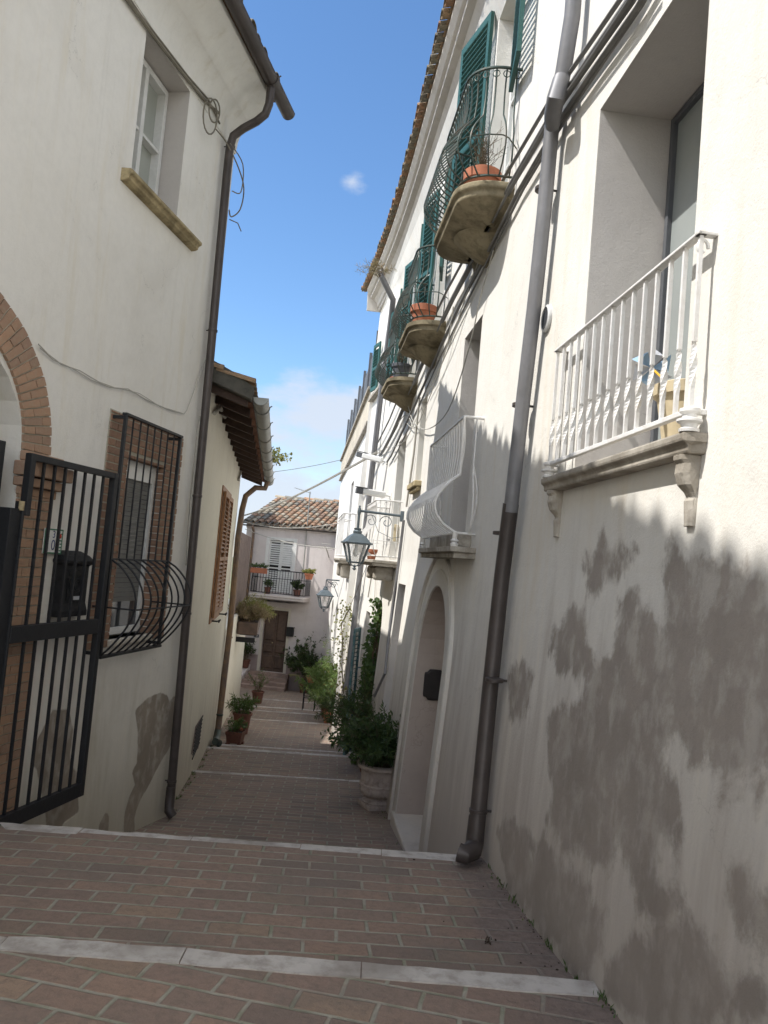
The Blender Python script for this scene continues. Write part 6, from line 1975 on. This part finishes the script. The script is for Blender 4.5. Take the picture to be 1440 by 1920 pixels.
# companions behind the urn
def potted(px, py, r, h, mat, label, leaf, seed, nst=14, ph=0.6, sp=0.3, nl=40, L=0.09, w=0.018, taper=0.72, lean=(0, 0), droop=0.25, fork=2, shape='round', rim=0.03, name='potted_plant', group=None, dz=0, pos=None):
    c = Vector(pos) if pos else ground_pt(px, py)
    c.z = (ground_z(c.x, c.y) if not dz else dz) + 0.005
    t = thing(name, label, 'potted plant', c, group)
    if shape == 'round': round_pot(t, c, r, h, mat, taper=taper, rim=rim)
    else: square_pot(t, c, r, h, mat, rz=rad(-6), taper=taper)
    if nst: bush(t, c + Vector((0, 0, h * 0.9)), nst, ph, sp, nl, L, w, leaf, seed, droop=droop, fork=fork, foot=r * 0.5, lean=lean, stemr=0.007)
    return t
def rpos(y, o): return (1.35 - 0.0928 * y - 0.05 * 2.9 - o, y, 0)
potted(0, 0, 0.13, 0.24, 'terracotta_dark', 'small dark pot tucked between the stone urn and the wall', 'leaf_dark', 31, nst=8, ph=0.22, sp=0.10, nl=14, L=0.05, pos=tuple(ground_pt(738, 1494)))
potted(0, 0, 0.17, 0.30, 'terracotta_dark', 'tall bushy oleander in a dark terracotta pot just behind the stone urn', 'leaf_dark', 32, nst=36, ph=1.5, sp=0.75, nl=85, L=0.12, w=0.020, pos=tuple(ground_pt(690, 1448)), fork=3)
potted(0, 0, 0.16, 0.30, 'terracotta', 'pot of upright narrow-leaved oleander against the wall under the conduit', 'leaf_mid', 33, nst=24, ph=1.75, sp=0.60, nl=60, L=0.13, w=0.018, pos=tuple(ground_pt(722, 1428)), fork=2)
potted(0, 0, 0.19, 0.34, 'terracotta_dark', 'wide drooping shrub in a dark pot, leftmost just behind the urn', 'leaf_dark', 34, nst=48, ph=1.3, sp=0.85, nl=85, L=0.11, w=0.018, pos=tuple(ground_pt(662, 1404)), droop=0.5, fork=3)
potted(0, 0, 0.16, 0.30, 'terracotta', 'tall spindly shrub climbing in front of the vine-filled arch', 'leaf_dark', 35, nst=26, ph=2.3, sp=0.65, nl=70, L=0.11, w=0.02, pos=tuple(ground_pt(698, 1392)), fork=3)
potted(0, 0, 0.18, 0.34, 'terracotta', 'mid-green shrub in a terracotta pot halfway along the row', 'leaf_mid', 36, nst=30, ph=1.2, sp=0.75, nl=70, L=0.10, w=0.02, pos=tuple(ground_pt(660, 1366)), fork=2)
potted(0, 0, 0.20, 0.34, 'terracotta', 'round terracotta pot with a spreading plant beside the shallow step', 'leaf_mid', 37, nst=36, ph=1.1, sp=0.8, nl=70, L=0.10, w=0.02, pos=tuple(ground_pt(633, 1352)), droop=0.4, fork=2)
potted(0, 0, 0.17, 0.30, 'terracotta_dark', 'small red-brown pot with trailing foliage at the outer edge of the row', 'leaf_mid', 38, nst=16, ph=0.5, sp=0.42, nl=46, L=0.09, w=0.02, pos=tuple(ground_pt(612, 1346)), droop=0.5, fork=2)
potted(0, 0, 0.22, 0.40, 'plastic_white', 'big pale green oleander standing in the sun against the white house', 'leaf_light', 39, nst=50, ph=1.6, sp=0.9, nl=100, L=0.15, w=0.026, pos=(-0.95, 21.3, 0), fork=3)
potted(0, 0, 0.20, 0.34, 'terracotta', 'sunlit bushy shrub in front of the big pale oleander', 'leaf_light', 40, nst=36, ph=1.0, sp=0.7, nl=75, L=0.12, w=0.024, pos=(-0.85, 19.6, 0), fork=3)
# climbing plant on strings
mb = MB(); cl = thing('climbing_plant', 'thin climber with sparse yellow-green leaves rising on strings up the sunlit wall', 'climbing plant', FR.pt(640, 1290, .2))
P = [FR.pt(x, y, .15) for x, y in [(644, 1300), (641, 1250), (642, 1200), (640, 1170), (650, 1150), (657, 1140)]]
mb.tube(P, 0.012, 5); mb.tube([FR.pt(638, 1180, .2), FR.pt(668, 1110, .15), FR.pt(690, 1055, .1)], 0.005, 4); obj('stem', mb, 'stem', cl, smooth=True)
mb = MB(); rnd = random.Random(77)
for k in range(330):
    t = rnd.random() * (len(P) - 1); i = min(int(t), len(P) - 2); q = P[i].lerp(P[i + 1], t - i)
    q = q + Vector((rnd.gauss(0, .13), rnd.gauss(0, .13), rnd.gauss(0, .08))); mb.leaf(q, rvec(rnd), rvec(rnd), 0.075, 0.04)
obj('foliage', mb, 'leaf_yellow', cl)
# vine in the arch
vn = thing('vine', 'leafy green vine filling the iron-barred arch', 'vine', FR.W(S(13.4), 0, -1.7))
mb = MB(); st_ = MB()
for k in range(9):
    s0 = S(rnd.uniform(12.85, 13.9)); P = [FR.W(s0 + 0.12 * math.sin(z * 2 + k), -0.04 + 0.05 * math.sin(z * 3 + k), z) for z in np.arange(-1.7, 0.4 + 0.07 * k, 0.25)]
    st_.tube(P, 0.008, 4)
obj('stem', st_, 'stem', vn, smooth=True)
for k in range(2400):
    y = rnd.uniform(12.8, 13.95); z = rnd.uniform(-1.7, 1.0)
    lim = 0.35 + 0.75 * math.sqrt(max(0, 1 - ((y - 13.375) / 0.62) ** 2)) - 0.05
    if z > lim or noise.noise(Vector((y * 2.5, z * 2.2, 1))) < -0.12 + 0.12 * (z > 0): continue
    mb.leaf(FR.W(S(y), rnd.uniform(-0.12, 0.12), z), rvec(rnd) + Vector((0, 0, -.4)), rvec(rnd), 0.085, 0.065)
obj('foliage', mb, 'leaf_mid', vn)
# little iron stand
sd_ = thing('plant_stand', 'small black iron plant stand left of the sunlit shrubs', 'plant stand', (-1.62, 22.6, ground_z(-1.62, 22.6)))
mb = MB(); gzv = ground_z(-1.62, 22.6)
for dx in (-0.16, 0.16):
    for dy in (-0.14, 0.14): mb.tube([Vector((-1.62 + dx, 22.6 + dy, gzv)), Vector((-1.62 + dx, 22.6 + dy, gzv + 0.75))], 0.013, 5)
for z in (0.35, 0.74): mb.tube([Vector((-1.62 + a, 22.6 + b, gzv + z)) for a, b in ((-.16, -.14), (.16, -.14), (.16, .14), (-.16, .14))], 0.012, 5, closed=True)
obj('frame', mb, 'iron_black', sd_, smooth=True)
c = Vector((-1.62, 22.6, gzv + 0.76)); t = thing('potted_plant', 'small pot with light green plant on the black iron stand', 'potted plant', c)
round_pot(t, c, 0.13, 0.18, 'terracotta'); bush(t, c + Vector((0, 0, .15)), 14, 0.35, 0.28, 30, 0.08, 0.02, 'leaf_light', 50, fork=1)
# left side pots at the foot of the rusty pipe
c = ground_pt(440, 1394); 
t = potted(440, 1396, 0.15, 0.25, 'terracotta_dark', 'rectangular dark terracotta planter beside the foot of the rusty downpipe', 'leaf_mid', 60, nst=12, ph=0.35, sp=0.22, nl=26, L=0.09, w=0.02, shape='square', taper=0.85, name='planter')
potted(447, 1378, 0.19, 0.42, 'terracotta_dark', 'tall round terracotta pot with a grey-green bush behind the rectangular planter', 'leaf_mid', 61, nst=22, ph=0.55, sp=0.42, nl=40, L=0.10, w=0.018, pos=(-2.52, 16.6, 0), fork=2)
c = ground_pt(440, 1396)
mb = MB(); cc = Vector((c.x + 0.10, c.y - 0.02, c.z + 0.27)); mb.lathe(cc, [(0.005, 0), (0.03, 0.01), (0.036, 0.03), (0.02, 0.055), (0.004, 0.06)], 12)
tag(obj('small_ball', mb, 'terracotta', None, smooth=True, loc=cc), 'little orange ball resting on the rim of the rectangular planter', 'ornament')
potted(470, 1312, 0.18, 0.35, 'terracotta_dark', 'bare twiggy bush at the corner of the terrace wall', 'leaf_mid', 62, nst=16, ph=0.9, sp=0.5, nl=14, L=0.09, w=0.02, pos=(-3.25, 24.0, 0), fork=3)
# planter with yellowing plant on the terrace wall
c = FL3.W(4.9, 0.30, -0.27)
t = thing('hanging_planter', 'dark planter overflowing with dry yellow grass on the edge of the terrace wall', 'planter', c)
mb = MB(); FL3.box(mb, 3.9, 6.2, 0.02, 0.50, -0.42, -0.12); obj('box', mb, 'wood_door', t, bevel=0.02)
mb = MB(); FL3.box(mb, 4.1, 4.2, 0.0, 0.45, -0.62, -0.505); FL3.box(mb, 5.8, 5.9, 0.0, 0.45, -0.62, -0.505); pieces('bracket', mb, 'iron_black', t)
for k, (s, lf, n) in enumerate(((4.3, 'leaf_dry', 26), (5.2, 'leaf_yellow', 30), (6.0, 'leaf_yellow', 24))):
    bush(t, FL3.W(s, 0.22, -0.16), n + 8, 0.8, 0.42, 80, 0.12, 0.020, lf, 70 + k, droop=0.55, fork=3, foot=0.2, lean=(0.12, 0))
# pots at the far house
potted(554, 1294, 0.27, 0.62, 'plastic_yellow', 'tall yellowish square planter with a dark bush right of the stone door steps', 'leaf_dark', 80, nst=34, ph=1.7, sp=0.85, nl=95, L=0.15, w=0.04, shape='square', taper=0.72, pos=tuple(ground_pt(556, 1294)), fork=3, name='planter')
potted(590, 1294, 0.26, 0.46, 'plastic_white', 'low white square planter with a dark bush right of the yellowish one', 'leaf_dark', 81, nst=34, ph=1.6, sp=0.85, nl=95, L=0.15, w=0.04, shape='square', taper=0.85, pos=tuple(ground_pt(590, 1292)), fork=3, name='planter')
potted(575, 1294, 0.2, 0.4, 'terracotta_dark', 'dark pot with a tall rose bush between the two square planters', 'leaf_dark', 82, nst=20, ph=2.2, sp=0.8, nl=60, L=0.13, w=0.05, pos=(-2.4, 30.2, 0), fork=3)
potted(600, 1294, 0.2, 0.4, 'terracotta_dark', 'dark pot with a low bush in the corner by the sunlit white house', 'leaf_dark', 83, nst=24, ph=1.0, sp=0.6, nl=60, L=0.12, w=0.04, pos=(-1.75, 29.6, 0), fork=3)
potted(465, 1250, 0.18, 0.3, 'terracotta_dark', 'thin shrub on the low side wall left of the door steps', 'leaf_dark', 84, nst=16, ph=1.25, sp=0.35, nl=22, L=0.11, w=0.05, pos=tuple(FH.W(ds0 - 0.5, 0.25, 0)), dz=-2.86, fork=3)
mb = MB(); cc = Vector((-2.0, 30.0, -2.98))
fl = thing('geranium', 'small red geranium blooming at the front of the white square planter', 'plant', cc)
for k in range(14):
    v = rvec(rnd); mb.lathe(cc + Vector((v.x * .14, v.y * .08, abs(v.z) * .10)), [(0.004, -.02), (0.03, 0), (0.02, .02), (0.003, .03)], 6)
obj('blossom', mb, 'flower_red', fl)
mb = MB()
for k in range(60): mb.leaf(cc + rvec(rnd) * 0.12, rvec(rnd), rvec(rnd), 0.08, 0.06)
obj('foliage', mb, 'leaf_mid', fl)
# balcony plants on the far house
def bal(px, o): return FH.px(px, 1090, o)[0]
zr = bz + 0.92
a, b = FH.px(472, 1062, .9)[0], FH.px(501, 1062, .9)[0]
t = thing('window_box', 'long terracotta flower box hooked on the balcony rail of the pinkish house', 'flower box', FH.W((a + b) / 2, 0.92, zr - 0.15))
mb = MB(); FH.box(mb, a, b, 0.82, 1.02, zr - 0.16, zr + 0.04); obj('box', mb, 'terracotta', t, bevel=0.01)
for k in range(3): bush(t, FH.W(a + (b - a) * (k + 0.5) / 3, 0.92, zr + 0.02), 10, 0.26, 0.2, 22, 0.07, 0.02, 'leaf_mid', 90 + k, fork=1)
c = FH.W(FH.px(580, 1078, .92)[0], 0.95, zr - 0.22)
t = thing('hanging_basket', 'yellow-green plant in a terracotta pot on the right corner of the far balcony rail', 'flower pot', c)
round_pot(t, c, 0.17, 0.22, 'terracotta'); bush(t, c + Vector((0, 0, .18)), 26, 0.28, 0.30, 30, 0.07, 0.045, 'leaf_yellow', 95, fork=1)
c = FH.W(FH.px(557, 1110, .45)[0], 0.45, bz + 0.005)
t = thing('potted_plant', 'dark leafy plant standing on the right end of the far balcony floor', 'potted plant', c)
round_pot(t, c, 0.15, 0.25, 'terracotta_dark'); bush(t, c + Vector((0, 0, .22)), 18, 0.55, 0.28, 50, 0.09, 0.04, 'leaf_dark', 96, fork=2)
c = FH.W(FH.px(505, 1080, .5)[0], 0.55, bz + 0.005)
t = thing('potted_plant', 'small green plant standing on the left half of the far balcony floor', 'potted plant', c)
round_pot(t, c, 0.13, 0.25, 'terracotta_dark'); bush(t, c + Vector((0, 0, .22)), 14, 0.5, 0.2, 30, 0.08, 0.03, 'leaf_mid', 97, fork=2)
# weed growing on the far end of the low roof
c = at_y(497, 800, 16.2)
c = FL2.W(6.2, 0.44, 3.22)
tr = thing('roof_weed', 'yellowing weed growing over the far end of the grey gutter', 'plant', c)
bush(tr, c, 12, 0.5, 0.30, 22, 0.07, 0.045, 'leaf_yellow', 99, fork=2, lean=(0.28, 0.0), stemr=0.004)
c = FR.pt(712, 520, 0.42)
tw_ = thing('roof_weed', 'tuft of dry grass growing from the tiled eave above the far downpipe', 'plant', c)
bush(tw_, c, 26, 0.42, 0.35, 16, 0.10, 0.008, 'leaf_dry', 98, fork=0, lean=(-0.12, 0.0), stemr=0.003)
# debris along the right-hand wall
rnd = random.Random(14)
mb = MB()
for k in range(34):
    y = rnd.choice((rnd.uniform(3.3, 5.0), rnd.uniform(7.6, 10.5))); x = 1.27 - 0.093 * y - abs(rnd.gauss(0, 0.22)) - 0.03
    if y > 6: x -= 0.1
    z = ground_z(x, y); r = rnd.uniform(0.002, 0.007)
    mb.lathe(Vector((x, y, z)), [(0.001, 0), (r, r * 0.4), (r * 0.7, r), (0.001, r * 1.2)], 5, squash=(rnd.uniform(.6, 1.8), 1))
p = ground_pt(915, 1766)
for k in range(22): mb.leaf(p + Vector((rnd.gauss(0, .018), rnd.gauss(0, .014), 0.006)), rvec(rnd), rvec(rnd), 0.018, 0.010)
wd = MB(); rw = random.Random(23)
for k in range(70):
    if rw.random() < 0.55:
        y = rw.choice((rw.uniform(2.9, 5.0), rw.uniform(7.4, 12.0))); x = 1.29 - 0.0928 * y - (0.02 if y < 6 else 0.13) - abs(rw.gauss(0, .012))
    else:
        y = rw.uniform(8.4, 14.5); x = -2.02 - 0.123 * (y - 9.1) + abs(rw.gauss(0, .02))
    z = ground_z(x, y); h = rw.uniform(0.015, 0.05)
    for q in range(rw.randint(4, 10)):
        wd.leaf(Vector((x + rw.gauss(0, .015), y + rw.gauss(0, .02), z)), Vector((rw.uniform(-.6, .4), rw.uniform(-.6, .6), 1)), rvec(rw), h * rw.uniform(.6, 1.2), 0.008)
tag(obj('weeds', wd, 'leaf_mid'), 'sparse tiny weeds and moss sprouting where the walls meet the paving', 'weeds', kind='stuff')
for k in range(160):
    y = rw.uniform(2.9, 5.0) if rw.random() < .6 else rw.uniform(7.4, 12.0); x = 1.29 - 0.0928 * y - (0.0 if y < 6 else 0.12) - abs(rw.gauss(0, .035))
    z = ground_z(x, y); r = rw.uniform(0.0015, 0.005); mb.lathe(Vector((x, y, z)), [(0.001, 0), (r, r * .4), (r * .7, r), (0.001, r * 1.2)], 5)
tag(obj('litter', mb, 'soil'), 'dark grit, crumbs and dead leaves scattered on the paving by the wall', 'litter', kind='stuff')
